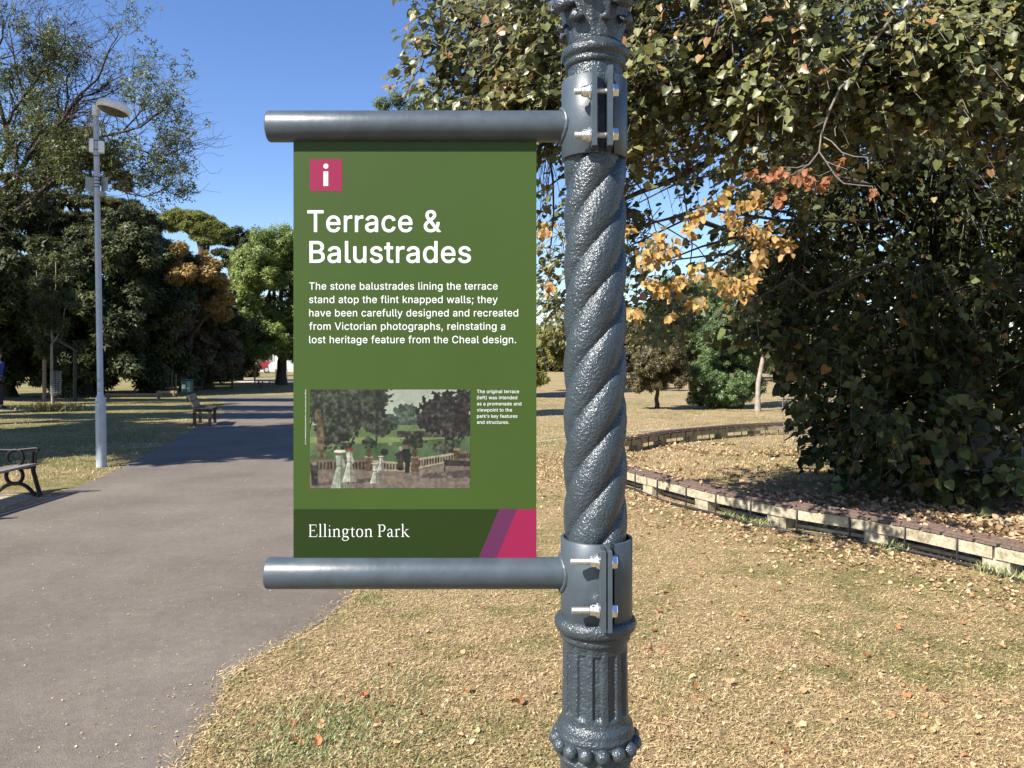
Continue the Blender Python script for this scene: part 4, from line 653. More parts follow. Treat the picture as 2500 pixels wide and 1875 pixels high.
# serif lettering "Ellington Park" drawn stroke by stroke (x, y, width) in units of 1/650 cap height
SER = {
 'E': (560, [[(110, 0, 62), (110, 650, 62)], [(30, 12, 24), (470, 12, 24)], [(30, 638, 24), (450, 638, 24)], [(110, 335, 26), (350, 335, 26)], [(452, 638, 16), (466, 505, 12)], [(470, 10, 30), (512, 160, 10)], [(350, 270, 10), (350, 405, 10)]]),
 'l': (270, [[(130, 0, 56), (130, 690, 56)], [(35, 11, 22), (228, 11, 22)], [(40, 650, 10), (130, 694, 30)]]),
 'i': (270, [[(130, 0, 56), (130, 410, 56)], [(35, 11, 22), (228, 11, 22)], [(40, 370, 10), (130, 414, 30)], [(100, 592, 10), (128, 592, 62), (156, 592, 10)]]),
 'n': (540, [[(120, 0, 56), (120, 410, 56)], [(28, 11, 22), (215, 11, 22)], [(35, 370, 10), (120, 414, 30)], [(130, 330, 16), (200, 395, 30), (290, 415, 44), (360, 385, 56), (392, 310, 58), (395, 0, 56)], [(305, 11, 22), (488, 11, 22)]]),
 'g': (480, [[(215, 428, 20), (120, 400, 46), (88, 290, 56), (120, 180, 46), (215, 150, 20), (310, 180, 46), (342, 290, 56), (310, 400, 46), (215, 428, 20)], [(330, 385, 34), (455, 392, 30)], [(165, 158, 14), (100, 100, 30), (110, 45, 40), (200, 18, 56), (330, 5, 56), (400, -60, 46), (390, -130, 34), (300, -190, 26), (180, -200, 26), (70, -150, 40), (60, -85, 36), (110, -30, 20), (165, 5, 14)]]),
 't': (330, [[(150, 525, 8), (150, 410, 56), (150, 90, 56), (175, 25, 46), (225, 8, 34), (300, 30, 10)], [(40, 398, 24), (290, 398, 24)]]),
 'o': (500, [[(240, 418, 20), (130, 385, 48), (78, 215, 62), (125, 40, 48), (245, 2, 20), (360, 40, 48), (408, 210, 62), (360, 385, 48), (240, 418, 20)]]),
 ' ': (230, []),
 'P': (540, [[(130, 0, 62), (130, 650, 62)], [(35, 12, 24), (245, 12, 24)], [(30, 638, 24), (140, 638, 24)], [(130, 638, 24), (290, 640, 28), (390, 600, 50), (432, 480, 64), (390, 350, 50), (290, 300, 28), (190, 305, 20)]]),
 'a': (440, [[(70, 320, 40), (95, 385, 34), (190, 416, 30), (265, 385, 48), (288, 310, 54), (288, 80, 54), (310, 20, 40), (350, 10, 28), (405, 40, 10)], [(288, 265, 14), (160, 215, 30), (80, 160, 50), (70, 80, 58), (110, 20, 50), (180, 8, 34), (285, 80, 14)]]),
 'r': (370, [[(120, 0, 56), (120, 410, 56)], [(28, 11, 22), (240, 11, 22)], [(35, 370, 10), (120, 414, 30)], [(130, 320, 16), (200, 395, 26), (270, 415, 46), (330, 375, 44)]]),
 'k': (520, [[(120, 0, 56), (120, 690, 56)], [(28, 11, 22), (215, 11, 22)], [(35, 650, 10), (120, 694, 30)], [(140, 200, 20), (370, 395, 22)], [(290, 398, 20), (450, 398, 20)], [(220, 250, 40), (330, 110, 58), (430, 20, 46), (510, 8, 18)]]),
}
mb = MB(); xx = 0; lay = 0; adv = sum(SER[c][0] for c in 'Ellington Park')
sx = (1001 - 755) * K / (adv - 20); sy = 29.6 * K / 650
for ch in 'Ellington Park':
    a_, st = SER[ch]
    for s_ in st:
        # smooth the polyline with a Catmull-Rom when it has more than 3 points
        q = s_
        if len(q) > 3:
            o2 = []
            for i in range(len(q) - 1):
                p0 = q[max(i - 1, 0)]; p1 = q[i]; p2 = q[i + 1]; p3 = q[min(i + 2, len(q) - 1)]
                for u in (0, .33, .67):
                    o2.append(tuple(.5 * ((2 * p1[k]) + (-p0[k] + p2[k]) * u + (2 * p0[k] - 5 * p1[k] + 4 * p2[k] - p3[k]) * u * u + (-p0[k] + 3 * p1[k] - 3 * p2[k] + p3[k]) * u ** 3) for k in range(3)))
            q = o2 + [q[-1]]
        n = len(q); vs = []
        for i in range(n):
            dx = q[min(i + 1, n - 1)][0] - q[max(i - 1, 0)][0]; dy = q[min(i + 1, n - 1)][1] - q[max(i - 1, 0)][1]
            l = math.hypot(dx, dy) or 1; nx, ny = -dy / l, dx / l; h = q[i][2] * 1.12 / 2
            for sg in (1, -1): vs.append((X_(755) + (xx + q[i][0] - 30 + nx * h * sg) * sx, YS - .0004 - lay * .000004, Z_(1310) + (q[i][1] + ny * h * sg) * sy))
        mb.add(vs, [(2 * i, 2 * i + 1, 2 * i + 3, 2 * i + 2) for i in range(n - 1)]); lay += 1
    xx += a_
mb.build('park_name', M['white_print'], sign)

# the printed postcard view: a fine grid with one colour per point
W_, H_ = 320, 198
yy, xx_ = np.mgrid[0:H_, 0:W_]; u = xx_ / W_ * 1177 + 173; v = yy / H_ * 726 + 154
def val(scale, seed, oct=4):
    r = np.random.default_rng(seed); out = np.zeros((H_, W_)); amp = 1; tot = 0
    for o_ in range(oct):
        s = max(2, int(scale * 2 ** o_)); gq = r.random((s + 2, int(s * 1.62) + 2))
        fy = yy / H_ * s; fx = xx_ / W_ * int(s * 1.62); iy = fy.astype(int); ix = fx.astype(int); ty = fy - iy; tx = fx - ix
        ty = ty * ty * (3 - 2 * ty); tx = tx * tx * (3 - 2 * tx)
        out += amp * ((gq[iy, ix] * (1 - tx) + gq[iy, ix + 1] * tx) * (1 - ty) + (gq[iy + 1, ix] * (1 - tx) + gq[iy + 1, ix + 1] * tx) * ty); tot += amp; amp *= .6
    return out / tot
n1, n2, n3 = val(8, 1), val(20, 2), val(34, 3, 3)
n3 = np.clip((n3 - .5) * 1.35 + .5, 0, 1)
lit_ = (val(12, 9, 3) - .5) * 44
img = np.zeros((H_, W_, 3)); img[:] = (176, 182, 165)
img = img + (n1[..., None] - .5) * 30 + ((v - 300) / 300)[..., None] * 8
def fill(mask, col_, tex=None, amt=40):
    c_ = np.array(col_, float)
    q = c_ + ((tex if tex is not None else n2) - .5)[..., None] * amt * 2 + (lit_[..., None] * np.array([1, 1, .7]) if amt >= 40 else 0)
    img[mask] = q[mask]
def ell(cx, cy, rx, ry, rag=0.0, tex=None):
    q = ((u - cx) / rx) ** 2 + ((v - cy) / ry) ** 2
    if rag: q = q + ((tex if tex is not None else n3) - .5) * rag
    return q < 1
def pol(pts): return inside(u.ravel().astype(float), v.ravel().astype(float), np.array(pts, float)).reshape(u.shape)
fill((v > 330) & (v < 430) & ((v - 330) / 60 + (n2 - .5) * 2 > 0) & (u > 560) & (u < 1020), (72, 84, 72), n3, 26)
fill(ell(870, 330, 90, 70, .9), (84, 96, 82), n3, 32); fill(ell(760, 370, 60, 40, .9), (70, 82, 74), n3, 25)
fill(v > 412, (104, 122, 84), n1, 26)
fill((v > 500) & (v < 545), (130, 146, 92), n1, 18)
fill((v > 455) & (v < 505) & (u > 810) & (u < 1170), (74, 70, 62), n3, 42)
fill(pol([(173, 640), (480, 560), (1350, 500), (1350, 680), (173, 700)]), (82, 104, 70), n1, 30)
for c_ in ((250, 250, 170, 190), (380, 400, 170, 190), (430, 210, 140, 130), (620, 210, 150, 110), (600, 330, 120, 120)): fill(ell(*c_, 1.1), (56, 62, 48), n3, 46)
for c_ in ((1160, 320, 200, 150), (1240, 420, 150, 100), (1080, 400, 110, 70), (1300, 230, 90, 90)): fill(ell(*c_, 1.2), (52, 48, 44), n3, 44)
for c_ in ((680, 440, 95, 60), (760, 420, 60, 35)): fill(ell(*c_, 1.1), (58, 64, 50), n3, 34)
fill(ell(930, 540, 90, 42, 1.2), (50, 58, 44), n3, 40); fill(ell(1150, 590, 70, 55, 1.2), (60, 66, 54), n3, 40); fill(ell(860, 640, 60, 40, 1.0), (48, 54, 42), n3, 30)
fill(pol([(208, 300), (255, 300), (290, 655), (232, 655)]), (104, 90, 68), n3, 34)
fill(pol([(655, 480), (672, 480), (660, 585), (648, 585)]), (50, 44, 38)); fill(pol([(1158, 440), (1168, 440), (1170, 600), (1160, 600)]), (44, 38, 34))
fill(ell(720, 610, 32, 26, .8), (36, 34, 32)); fill(ell(760, 550, 14, 14, .3), (150, 140, 125))
fill(v > 742 - (u - 173) * .0 - np.clip(u - 960, 0, 400) * .22, (128, 116, 106), n3, 16)
# balustrade
def balus(x0, y0, x1, y1, hgt, top, dark, light, step):
    tt = (u - x0) / (x1 - x0); yt = y0 + (y1 - y0) * tt; hh = hgt[0] + (hgt[1] - hgt[0]) * tt
    m_ = (tt > 0) & (tt < 1) & (v > yt) & (v < yt + hh); fill(m_, dark, n3, 18)
    fill(m_ & ((u % step) < step * .5), light, n3, 20); fill(m_ & (v < yt + hh * .22), top, n3, 14); fill(m_ & (v > yt + hh * .84), top, n3, 14)
balus(173, 665, 580, 665, (88, 88), (120, 108, 92), (44, 38, 32), (112, 100, 82), 26)
balus(630, 672, 925, 690, (72, 66), (168, 158, 136), (58, 50, 42), (150, 138, 116), 22)
balus(965, 655, 1230, 618, (78, 58), (170, 160, 138), (60, 52, 44), (150, 138, 118), 20)
balus(1265, 610, 1352, 605, (58, 58), (120, 108, 90), (60, 52, 44), (100, 88, 72), 18)
for (a_, b_, c_, d_) in ((578, 640, 632, 750), (918, 640, 968, 756), (1228, 585, 1268, 665)):
    fill(pol([(a_, b_), (c_, b_), (c_, d_), (a_, d_)]), (98, 80, 62), n3, 26); fill(pol([(a_ - 5, b_), (c_ + 5, b_), (c_ + 3, b_ + 16), (a_ - 3, b_ + 16)]), (150, 134, 108), n3, 14)
for (cx, cy) in ((606, 600), (942, 600)):
    fill(ell(cx, cy + 10, 20, 26), (90, 76, 58)); fill(pol([(cx - 20, cy + 34), (cx + 20, cy + 34), (cx + 8, cy + 46), (cx - 8, cy + 46)]), (90, 76, 58))
    fill(ell(cx, cy - 60, 46, 42, 1.3), (54, 62, 46), n3, 40)
fill(ell(1245, 545, 34, 30, 1.2), (54, 60, 46), n3, 30)
# shadows printed on the promenade, the bench and the walkers of the postcard
fill(pol([(1000, 770), (1350, 740), (1350, 800), (980, 800)]) & (n2 > .42), (92, 82, 78), n3, 14); fill(pol([(180, 840), (620, 800), (640, 830), (200, 860)]) & (n2 > .4), (96, 88, 82), n3, 14)
fill(pol([(1156, 668), (1350, 676), (1350, 716), (1156, 712)]), (56, 48, 44), n3, 16); fill(pol([(1156, 712), (1163, 712), (1163, 756), (1156, 756)]) | pol([(1328, 712), (1335, 712), (1335, 770), (1328, 770)]), (50, 44, 40))
def lady(x, y0, y1, w, hat, dress):
    h = y1 - y0
    fill(pol([(x - w * .28, y0 + h * .14), (x + w * .25, y0 + h * .14), (x + w * .2, y0 + h * .42), (x + w * .6, y1), (x - w * .62, y1), (x - w * .2, y0 + h * .42)]), dress, n3, 26)
    sh_ = (u > x + w * .02) & pol([(x, y0 + h * .14), (x + w * .25, y0 + h * .14), (x + w * .2, y0 + h * .42), (x + w * .6, y1), (x, y1)]); img[sh_] *= .72
    img[pol([(x + w * .2, y0 + h * .2), (x + w * .42, y0 + h * .4), (x + w * .3, y0 + h * .48), (x + w * .12, y0 + h * .4)])] = np.array(dress) * .9
    img[pol([(x - w * .22, y0 + h * .4), (x + w * .2, y0 + h * .4), (x + w * .2, y0 + h * .43), (x - w * .22, y0 + h * .43)])] *= .6
    for q_ in (-.35, -.12, .18, .4): img[pol([(x + w * q_ * .3, y0 + h * .5), (x + w * q_ * .3 + 3, y0 + h * .5), (x + w * q_ + 5, y1), (x + w * q_, y1)])] *= .78
    fill(ell(x, y0 + h * .09, w * .15, h * .05), (140, 104, 82)); fill(ell(x, y0 + h * .035, w * .42, h * .04), hat)
lady(392, 596, 878, 108, (226, 224, 206), (172, 180, 158)); lady(462, 578, 832, 84, (122, 66, 52), (196, 196, 176)); lady(650, 690, 842, 64, (206, 204, 190), (206, 206, 190)); lady(694, 640, 742, 48, (190, 188, 176), (196, 194, 182))
fill(pol([(815, 640), (846, 600), (856, 640), (852, 746), (815, 746)]), (52, 46, 42)); fill(ell(838, 585, 12, 16), (170, 160, 140))
fill(pol([(850, 590), (905, 586), (912, 650), (900, 764), (872, 764), (868, 680), (850, 660)]), (30, 28, 32), n3, 12); fill(ell(876, 566, 14, 16), (120, 90, 70)); fill(ell(876, 550, 30, 9), (60, 54, 50))
fill(pol([(176, 700), (225, 700), (235, 850), (185, 855)]), (62, 60, 56), n3, 36); fill(ell(205, 696, 22, 12), (150, 130, 118))
img = np.clip((img - 100) * 1.14 + 98 + (n3[..., None] - .5) * 14, 6, 255) / 255 * .98; lin = np.where(img < .04045, img / 12.92, ((img + .055) / 1.055) ** 2.4) * .48
VX = X_(757.4) + (X_(1147.7) - X_(757.4)) * xx_ / (W_ - 1); VZ = Z_(951) + (Z_(1191.7) - Z_(951)) * yy / (H_ - 1)
V = np.stack([VX, np.full_like(VX, YS - .0003), VZ], -1).reshape(-1, 3)
idx = np.arange(W_ * H_).reshape(H_, W_); Fc = np.stack([idx[1:, :-1], idx[1:, 1:], idx[:-1, 1:], idx[:-1, :-1]], -1).reshape(-1, 4)
npmesh('postcard_picture', V, Fc, M['picture'], sign, cols=np.concatenate([lin.reshape(-1, 3), np.ones((W_ * H_, 1))], 1))
# ------------------------------------------------------------------ miniature railway on concrete beams
near = [(1300, 1127, 1), ]
cl = [(.92, 11.5), (1.0, 10.75), (1.2, 10.0), (1.38, 9.47), (1.88, 8.27), (2.34, 7.44), (2.64, 7.05), (2.97, 6.7), (3.22, 6.36), (3.46, 5.9), (3.68, 5.5), (4.1, 4.8), (4.6, 4.0)][::-1]
cl += [(.98, 12.1), (1.35, 12.75), (1.91, 13.2), (2.68, 14.2), (3.5, 14.9), (4.64, 15.7), (5.8, 16.2), (7.4, 16.6), (9.5, 16.8), (12, 16.8)]
def spline(pts, step):
    out = []
    for i in range(len(pts) - 1):
        p0 = np.array(pts[max(i - 1, 0)]); p1 = np.array(pts[i]); p2 = np.array(pts[i + 1]); p3 = np.array(pts[min(i + 2, len(pts) - 1)])
        for q in range(24):
            u_ = q / 24; out.append(.5 * (2 * p1 + (-p0 + p2) * u_ + (2 * p0 - 5 * p1 + 4 * p2 - p3) * u_ ** 2 + (-p0 + 3 * p1 - 3 * p2 + p3) * u_ ** 3))
    out = np.array(out); d = np.r_[0, np.cumsum(np.linalg.norm(np.diff(out, axis=0), axis=1))]
    s_ = np.arange(0, d[-1], step); return np.stack([np.interp(s_, d, out[:, 0]), np.interp(s_, d, out[:, 1])], 1), s_
fine_, ss = spline(cl, .02)
tang = np.gradient(fine_, axis=0); tang /= np.linalg.norm(tang, axis=1, keepdims=True)
norm = np.stack([tang[:, 1], -tang[:, 0]], 1)            # points to the inner (enclosed) side... decided below
def at(s_, off=0, z=0):
    i = min(len(fine_) - 1, max(0, int(round(s_ / .02)))); p_ = fine_[i] + norm[i] * off
    return Vector((p_[0], p_[1], z)), Vector((tang[i][0], tang[i][1], 0)), Vector((norm[i][0], norm[i][1], 0))
rail = empty('miniature_railway', (3, 7, 0), 'low miniature railway on concrete beams curving across the dry grass', 'railway')
TOT = ss[-1]; ZT = .2; WD = .20
# the traced line is the outer (camera-side) face on the near run; offset 0 = that face, +-WD = the other side
side = 1.0 if norm[10] @ np.array([1., 1.]) > 0 else -1.0
def cross(a_, b_, z0, z1, s0, s1, mb, bulge=0):
    n = max(1, int((s1 - s0) / .12)); vs = []
    for i in range(n + 1):
        s_ = s0 + (s1 - s0) * i / n
        for (o_, z) in ((a_, z0), (b_, z0), (b_, z1), (a_, z1)): vs.append(at(s_, side * o_, z)[0])
    fs = [(0, 1, 2, 3), (4 * n + 3, 4 * n + 2, 4 * n + 1, 4 * n)]
    for i in range(n):
        for k in range(4): fs.append((4 * i + k, 4 * i + 4 + k, 4 * i + 4 + (k + 1) % 4, 4 * i + (k + 1) % 4))
    mb.add(vs, fs)
rr = random.Random(3)
s_ = .1
while s_ < TOT - 1.2:
    l = rr.uniform(.92, 1.0)
    far_ = 9.0 < s_
    dz = rr.uniform(-.004, .004)
    for (a_, b_) in ((.0, .07), (.125, .195)):
        mb = MB(); cross(a_, b_, ZT - .09 + dz, ZT + dz, s_ + .006, s_ + l - .006, mb); mb.build('beam', M['concrete'], rail)
    mb = MB(); cross(.015, .18, -.02, ZT - .092, s_ + l - .10, s_ + l + .10, mb); mb.build('pier', M['concrete'], rail)
    if rr.random() < .8:
        mb = MB(); cross(.14, .175, .012, .040, s_ + .12, s_ + l - .12, mb); mb.build('lower_strip', M['concrete'], rail)
    for q in (.25, .73):
        mb = MB(); p_, t_, n_ = at(s_ + l * q + rr.uniform(-.03, .03)); n_ = n_ * side
        c0 = p_ - n_ * .009
        mb.tube([c0 + Vector((0, 0, .0)), c0 + Vector((0, 0, ZT * .5)) + t_ * rr.uniform(-.004, .004), c0 + Vector((0, 0, ZT + .01)), c0 + n_ * .05 + Vector((0, 0, ZT + .018))], .0085, 6)
        mb.build('strap', M['black_plastic'], rail)
        mb = MB(); c0 = p_ + n_ * (WD + .004)
        mb.tube([c0, c0 + Vector((0, 0, ZT + .008))], .006, 6); mb.build('strap', M['black_plastic'], rail)
    s_ += l
s_ = .1; me = None
while s_ < TOT - .3:
    p_, t_, n_ = at(s_, 0); n_ = n_ * side; c_ = p_ + n_ * (WD * .5 - .003)
    mb = MB(); Mx = Matrix((( t_.x, n_.x, 0), (t_.y, n_.y, 0), (0, 0, 1)))
    mb.box((c_.x, c_.y, ZT + .015), (.076, WD + .012 + rr.uniform(-.006, .008), .018), Mx)
    mb.build('sleeper', M['sleeper'], rail); s_ += .088
for o_ in (.035, .1, .165):
    mb = MB(); cross(o_ - .012, o_ + .012, ZT + .0245, ZT + .042, .05, TOT - .1, mb); mb.build('rail', M['rust'], rail)
cable = MB(); pts = []
s_ = 0
while s_ < 9.0:
    p_, t_, n_ = at(s_); pts.append(p_ - n_ * side * (.06 + .05 * math.sin(s_ * 1.7) + .02 * math.sin(s_ * 5)) + Vector((0, 0, .018 + .008 * math.sin(s_ * 3)))); s_ += .1
cable.tube(pts, .0135, 6); tag(cable.build('cable', M['black_plastic']), 'black cable lying on the ground along the foot of the miniature railway', 'cable')

# ------------------------------------------------------------------ street lamp
base = G(248, 1140); D = base.y; k_ = D / F
lamp = empty('street_lamp', tuple(base), 'tall pale grey street lamp with wide base and round head standing on the shaded lawn', 'street lamp')
def lx(px): return (px - 1250) * k_
def lz(py): return EYE - (py - HZ) * k_
def lean(z): return base.x - (z / 5.4) * 15 * k_
mb = MB()
prof = [(.071, 0), (.071, .25), (.0705, .26), (.071, lz(978)), (.066, lz(973)), (.05, lz(967)), (.041, lz(964)), (.04, lz(600)), (.037, lz(380)), (.0385, lz(378)), (.0385, lz(340)), (.037, lz(338)), (.037, lz(278))]
n0 = len(mb.v); mb.lathe([(r, z) for r, z in prof], (0, D, 0), 24)
mb.v = [(x + lean(z), y, z) for x, y, z in mb.v]; mb.build('post', M['lamp_white'], lamp)
mb = MB(); mb.box((lean(.9), D - .071, .62), (.05, .006, .62), None, .002); mb.build('access_door', M['lamp_white'], lamp)
mb = MB(); mb.tube([(lean(5) , D, lz(283)), (lean(5.2), D, lz(258))], [.052, .05], 14); mb.tube([(lean(5.2), D, lz(262)), (lean(5.2) + .2, D - .03, lz(262))], [.034, .03], 10); mb.build('top_bracket', M['lamp_head'], lamp)
hc = Vector((lx(282), D - .06, lz(268)))
tilt = Matrix.Rotation(R(12), 3, 'Y') @ Matrix.Rotation(R(-4), 3, 'X')
mb = MB(); mb.lathe([(.205, -.04), (.222, -.03), (.226, .02), (.212, .055), (.165, .09), (.085, .118), (1e-4, .126)], hc, 36, None, tilt); mb.build('lamp_head', M['lamp_head'], lamp)
mb = MB(); mb.lathe([(.206, -.038), (.17, -.066), (.09, -.088), (1e-4, -.094)][::-1], hc, 36, None, tilt); mb.build('lens', M['lamp_glass'], lamp)
mb = MB(); mb.box((lx(228), D, lz(357)), (.06, .12, .2), None, .01); mb.build('control_box', M['lamp_head'], lamp)
mb = MB(); mb.box((lx(252), D - .05, lz(362)), (.075, .1, .17), Matrix.Rotation(R(25), 3, 'Z'), .01); mb.build('control_box', M['lamp_head'], lamp)
for x0, x1, a_ in ((206, 236, 25), (240, 262, -25)):
    mb = MB(); mb.box(((lx(x0) + lx(x1)) / 2, D + .05, lz(448)), ((x1 - x0) * k_, .012, .2), Matrix.Rotation(R(a_), 3, 'Z'), .003); mb.build('back_plate', M['sign_back'], lamp)
for py in (344, 366, 381, 433, 441, 449, 457):
    mb = MB(); mb.lathe([(.041, -.006), (.043, -.004), (.043, .004), (.041, .006)], (lean(lz(py)), D, lz(py)), 18); mb.build('band', M['black_plastic'], lamp)
mb = MB(); mb.box((lean(3.9), D + .02, lz(473)), (.2, .1, .07), None, .01); mb.build('spike_collar', M['sign_back'], lamp)
for (x1, y1) in ((180, 484), (300, 484), (210, 495), (275, 480)):
    mb = MB(); mb.tube([(lean(3.9), D, lz(470)), (lx(x1), D - .15, lz(y1))], [.006, .003], 6); mb.build('spike', M['wire'], lamp)
for py, wd in ((928, .05), (952, .04), (983, .05)):
    mb = MB(); zz = lz(py); rr_ = .0715 if py > 975 else .0408
    mb.add([(lean(zz) - wd / 2, D - rr_ - .0006, zz - .03), (lean(zz) + wd / 2, D - rr_ - .0006, zz - .03), (lean(zz) + wd / 2 - .01, D - rr_ - .0006, zz + .02), (lean(zz) - wd / 2 + .005, D - rr_ - .0006, zz + .03)], [(0, 1, 2, 3)]); mb.build('sticker', M['sign_back'], lamp)

# ------------------------------------------------------------------ cast iron bench, only its far end in view
D = 8.86; bx = -5.36
bench = empty('park_bench', (bx - .3, 8.0, 0), 'black cast iron bench with ringed end frames beside the path at far left', 'bench')
def bend(y):
    k2 = 8.86 / F
    def q(px, py): return Vector((bx + (px - 100) * k2, y, max(0.012, (1213 - py) * k2)))
    def part(name, pts, r, flat=.55, seg=8):
        mb = MB(); n = len(pts)
        if n > 2:
            o2 = []
            for i in range(n - 1):
                p0 = pts[max(i - 1, 0)]; p1 = pts[i]; p2 = pts[i + 1]; p3 = pts[min(i + 2, n - 1)]
                for u_ in (0, .25, .5, .75): o2.append(.5 * (2 * p1 + (-p0 + p2) * u_ + (2 * p0 - 5 * p1 + 4 * p2 - p3) * u_ ** 2 + (-p0 + 3 * p1 - 3 * p2 + p3) * u_ ** 3))
            pts = o2 + [pts[-1]]
        mb.tube(pts, r, seg); return mb.build(name, M['iron'], bench)
    part('armrest', [q(91, 1104), q(93, 1097), q(86, 1094.5), q(50, 1098), q(10, 1099), q(-25, 1094), q(-60, 1080)], .017)
    part('leg', [q(80, 1102), q(78, 1122), q(79, 1140), q(85, 1165), q(92, 1190), q(99, 1212)], .024)
    part('arm_strut', [q(88, 1102), q(86, 1130), q(84, 1145)], .012)
    part('leg', [q(-62, 1030), q(-50, 1085), q(-42, 1130), q(-45, 1165), q(-58, 1212)], .022)
    for (cx, cy, r_) in ((37, 1118, 19.5), (35, 1161, 20.5)):
        part('ring', [q(cx + r_ * math.cos(a_), cy + r_ * math.sin(a_)) for a_ in np.linspace(0, 2 * math.pi, 14)], .021)
    part('arch', [q(86, 1212), q(74, 1196), q(58, 1184), q(36, 1180), q(14, 1186), q(-8, 1202), q(-14, 1212)], .022)
    part('seat_bar', [q(83, 1141), q(40, 1144), q(-5, 1148), q(-44, 1146)], .013)
bend(8.86); bend(7.3)
for i in range(7):
    x = bx - .08 - i * .085; z = .365 - .006 * i + (.004 if i == 0 else 0)
    mb = MB(); mb.box((x, 8.08, z), (.068, 1.62, .028), Matrix.Rotation(R(-4), 3, 'Y'), .006); mb.build('seat_slat', M['slat'], bench)
for i in range(5):
    mb = MB(); mb.box((bx - .68 - i * .028, 8.08, .44 + i * .088), (.026, 1.62, .066), Matrix.Rotation(R(-18), 3, 'Y'), .006); mb.build('back_slat', M['slat'], bench)

# ------------------------------------------------------------------ wooden bench further along the path
b0 = G(475, 1041); k2 = b0.y / F
wb = empty('wooden_bench', tuple(b0), 'brown timber bench with two wide back boards at the path edge behind the lamp', 'bench')
yl = .87; dl = -.22
for dx, dy, h in ((0, 0, .40), (.35, 0, .38), (dl, yl, .42), (dl + .35, yl, .38)):
    mb = MB(); mb.box((b0.x + dx, b0.y + dy, h / 2), (.055, .055, h), None, .006); mb.build('leg', M['dark_wood'], wb)
for dy in (0, yl):
    dx = dl * dy / yl
    mb = MB(); mb.tube([(b0.x + dx, b0.y + dy, .38), (b0.x + dx - .13, b0.y + dy, .68)], .028, 4, True, False); mb.build('back_post', M['dark_wood'], wb)
    mb = MB(); mb.box((b0.x + dx + .19, b0.y + dy, .36), (.44, .05, .05), None, .005); mb.build('seat_rail', M['dark_wood'], wb)
Mz = Matrix.Rotation(-math.atan2(dl, yl), 3, 'Z')
for i in range(4):
    mb = MB(); mb.box((b0.x + dl / 2 + .045 + i * .105, b0.y + yl / 2, .40), (.092, yl + .18, .03), Mz, .005); mb.build('seat_slat', M['dark_wood'], wb)
for i, (z, xo) in enumerate(((.50, -.02), (.645, -.085))):
    mb = MB(); mb.box((b0.x + dl / 2 - .03 + xo, b0.y + yl / 2, z), (.035, yl + .14, .135), Mz @ Matrix.Rotation(R(-22), 3, 'Y'), .005); mb.build('back_board', M['brown_wood'], wb)

# ------------------------------------------------------------------ bin, posts, beams
b0 = G(457, 982); k2 = b0.y / F
bn = empty('litter_bin', tuple(b0), 'dark green litter bin with white sticker on a post by the far lawn', 'litter bin')
mb = MB(); mb.tube([(b0.x, b0.y, 0), (b0.x, b0.y, .34)], .03, 8); mb.build('post', M['bin'], bn)
mb = MB(); mb.box((b0.x, b0.y, .55), (.31, .26, .42), None, .02); body = mb.build('body', M['bin'], bn)
mb = MB(); mb.box((b0.x + .01, b0.y, .785), (.35, .3, .035), Matrix.Rotation(R(4), 3, 'Y'), .01); mb.build('lid', M['bin'], bn)
mb = MB(); mb.add([(b0.x - .13, b0.y - .1315, .47), (b0.x - .01, b0.y - .1315, .47), (b0.x - .01, b0.y - .1315, .62), (b0.x - .13, b0.y - .1315, .62)], [(0, 1, 2, 3)]); mb.build('sticker', M['white_print'], body)
mb = MB(); mb.add([(b0.x + .055, b0.y - .1315, .48), (b0.x + .085, b0.y - .1315, .48), (b0.x + .085, b0.y - .1315, .52), (b0.x + .055, b0.y - .1315, .52)], [(0, 1, 2, 3)]); mb.build('sticker', M['lamp_white'], body)

def at_d(px, d): return (px - 1250) / F * d
d = 33.5
st = empty('pull_up_posts', (at_d(414, d), d, 0), 'row of four round timber posts stepping down with short cross bars, before the dark trees', 'exercise posts')
tops = [(399, 895), (410, 895), (419.5, 905), (429, 913)]
for px, py in tops:
    mb = MB(); mb.tube([(at_d(px, d), d, 0), (at_d(px, d), d, EYE - (py - HZ) / F * d)], .045, 10); mb.build('post', M['timber'], st)
for (a_, b_, py) in ((399, 410, 900), (410, 419.5, 909), (419.5, 429, 918), (396, 406, 941)):
    mb = MB(); z = EYE - (py - HZ) / F * d; mb.tube([(at_d(a_, d), d, z), (at_d(b_, d), d, z)], .016, 6); mb.build('bar', M['wire'], st)
for (x0, x1, yb, ht, dd, lab) in ((257, 394, 976, .13, 28.6, 'long low balance beam of orange timber lying left of the litter bin'), (383, 432, 969, .14, 30.5, 'short low balance beam just in front of the stepped posts')):
    be = empty('balance_beam', (at_d((x0 + x1) / 2, dd), dd, 0), lab, 'balance beam', 'low balance beams on the lawn')
    mb = MB(); mb.tube([(at_d(x0, dd), dd, ht + .04), (at_d(x1, dd), dd, ht + .04)], .07, 12); mb.build('beam', M['timber'], be)
    for px in (x0 + 8, x1 - 6):
        mb = MB(); mb.tube([(at_d(px, dd), dd - .03, 0), (at_d(px, dd), dd - .03, ht + .12)], .055, 10); mb.build('post', M['timber'], be)
d = 27.6
fr = empty('timber_frame', (at_d(145, d), d, 0), 'tall timber frame of two round posts and a top beam at the left lawn', 'timber frame')
for px, top in ((108.5, 2.6), (183, 1.85)):
    mb = MB(); mb.tube([(at_d(px, d), d, 0), (at_d(px, d), d, top)], [.065, .06], 12); mb.build('post', M['timber' if px < 120 else 'dark_timber'], fr)  # shade on the right post and the beam put into a darker timber colour
mb = MB(); mb.tube([(at_d(108, d), d - .1, 2.5), (at_d(192, d), d - .1, 1.78)], .05, 8); mb.build('top_beam', M['dark_timber'], fr)
d = 38.0
rf = empty('rail_barrier', (at_d(535, d), d, 0), 'dark timber barrier of long horizontal rails under the bright tree', 'timber barrier')
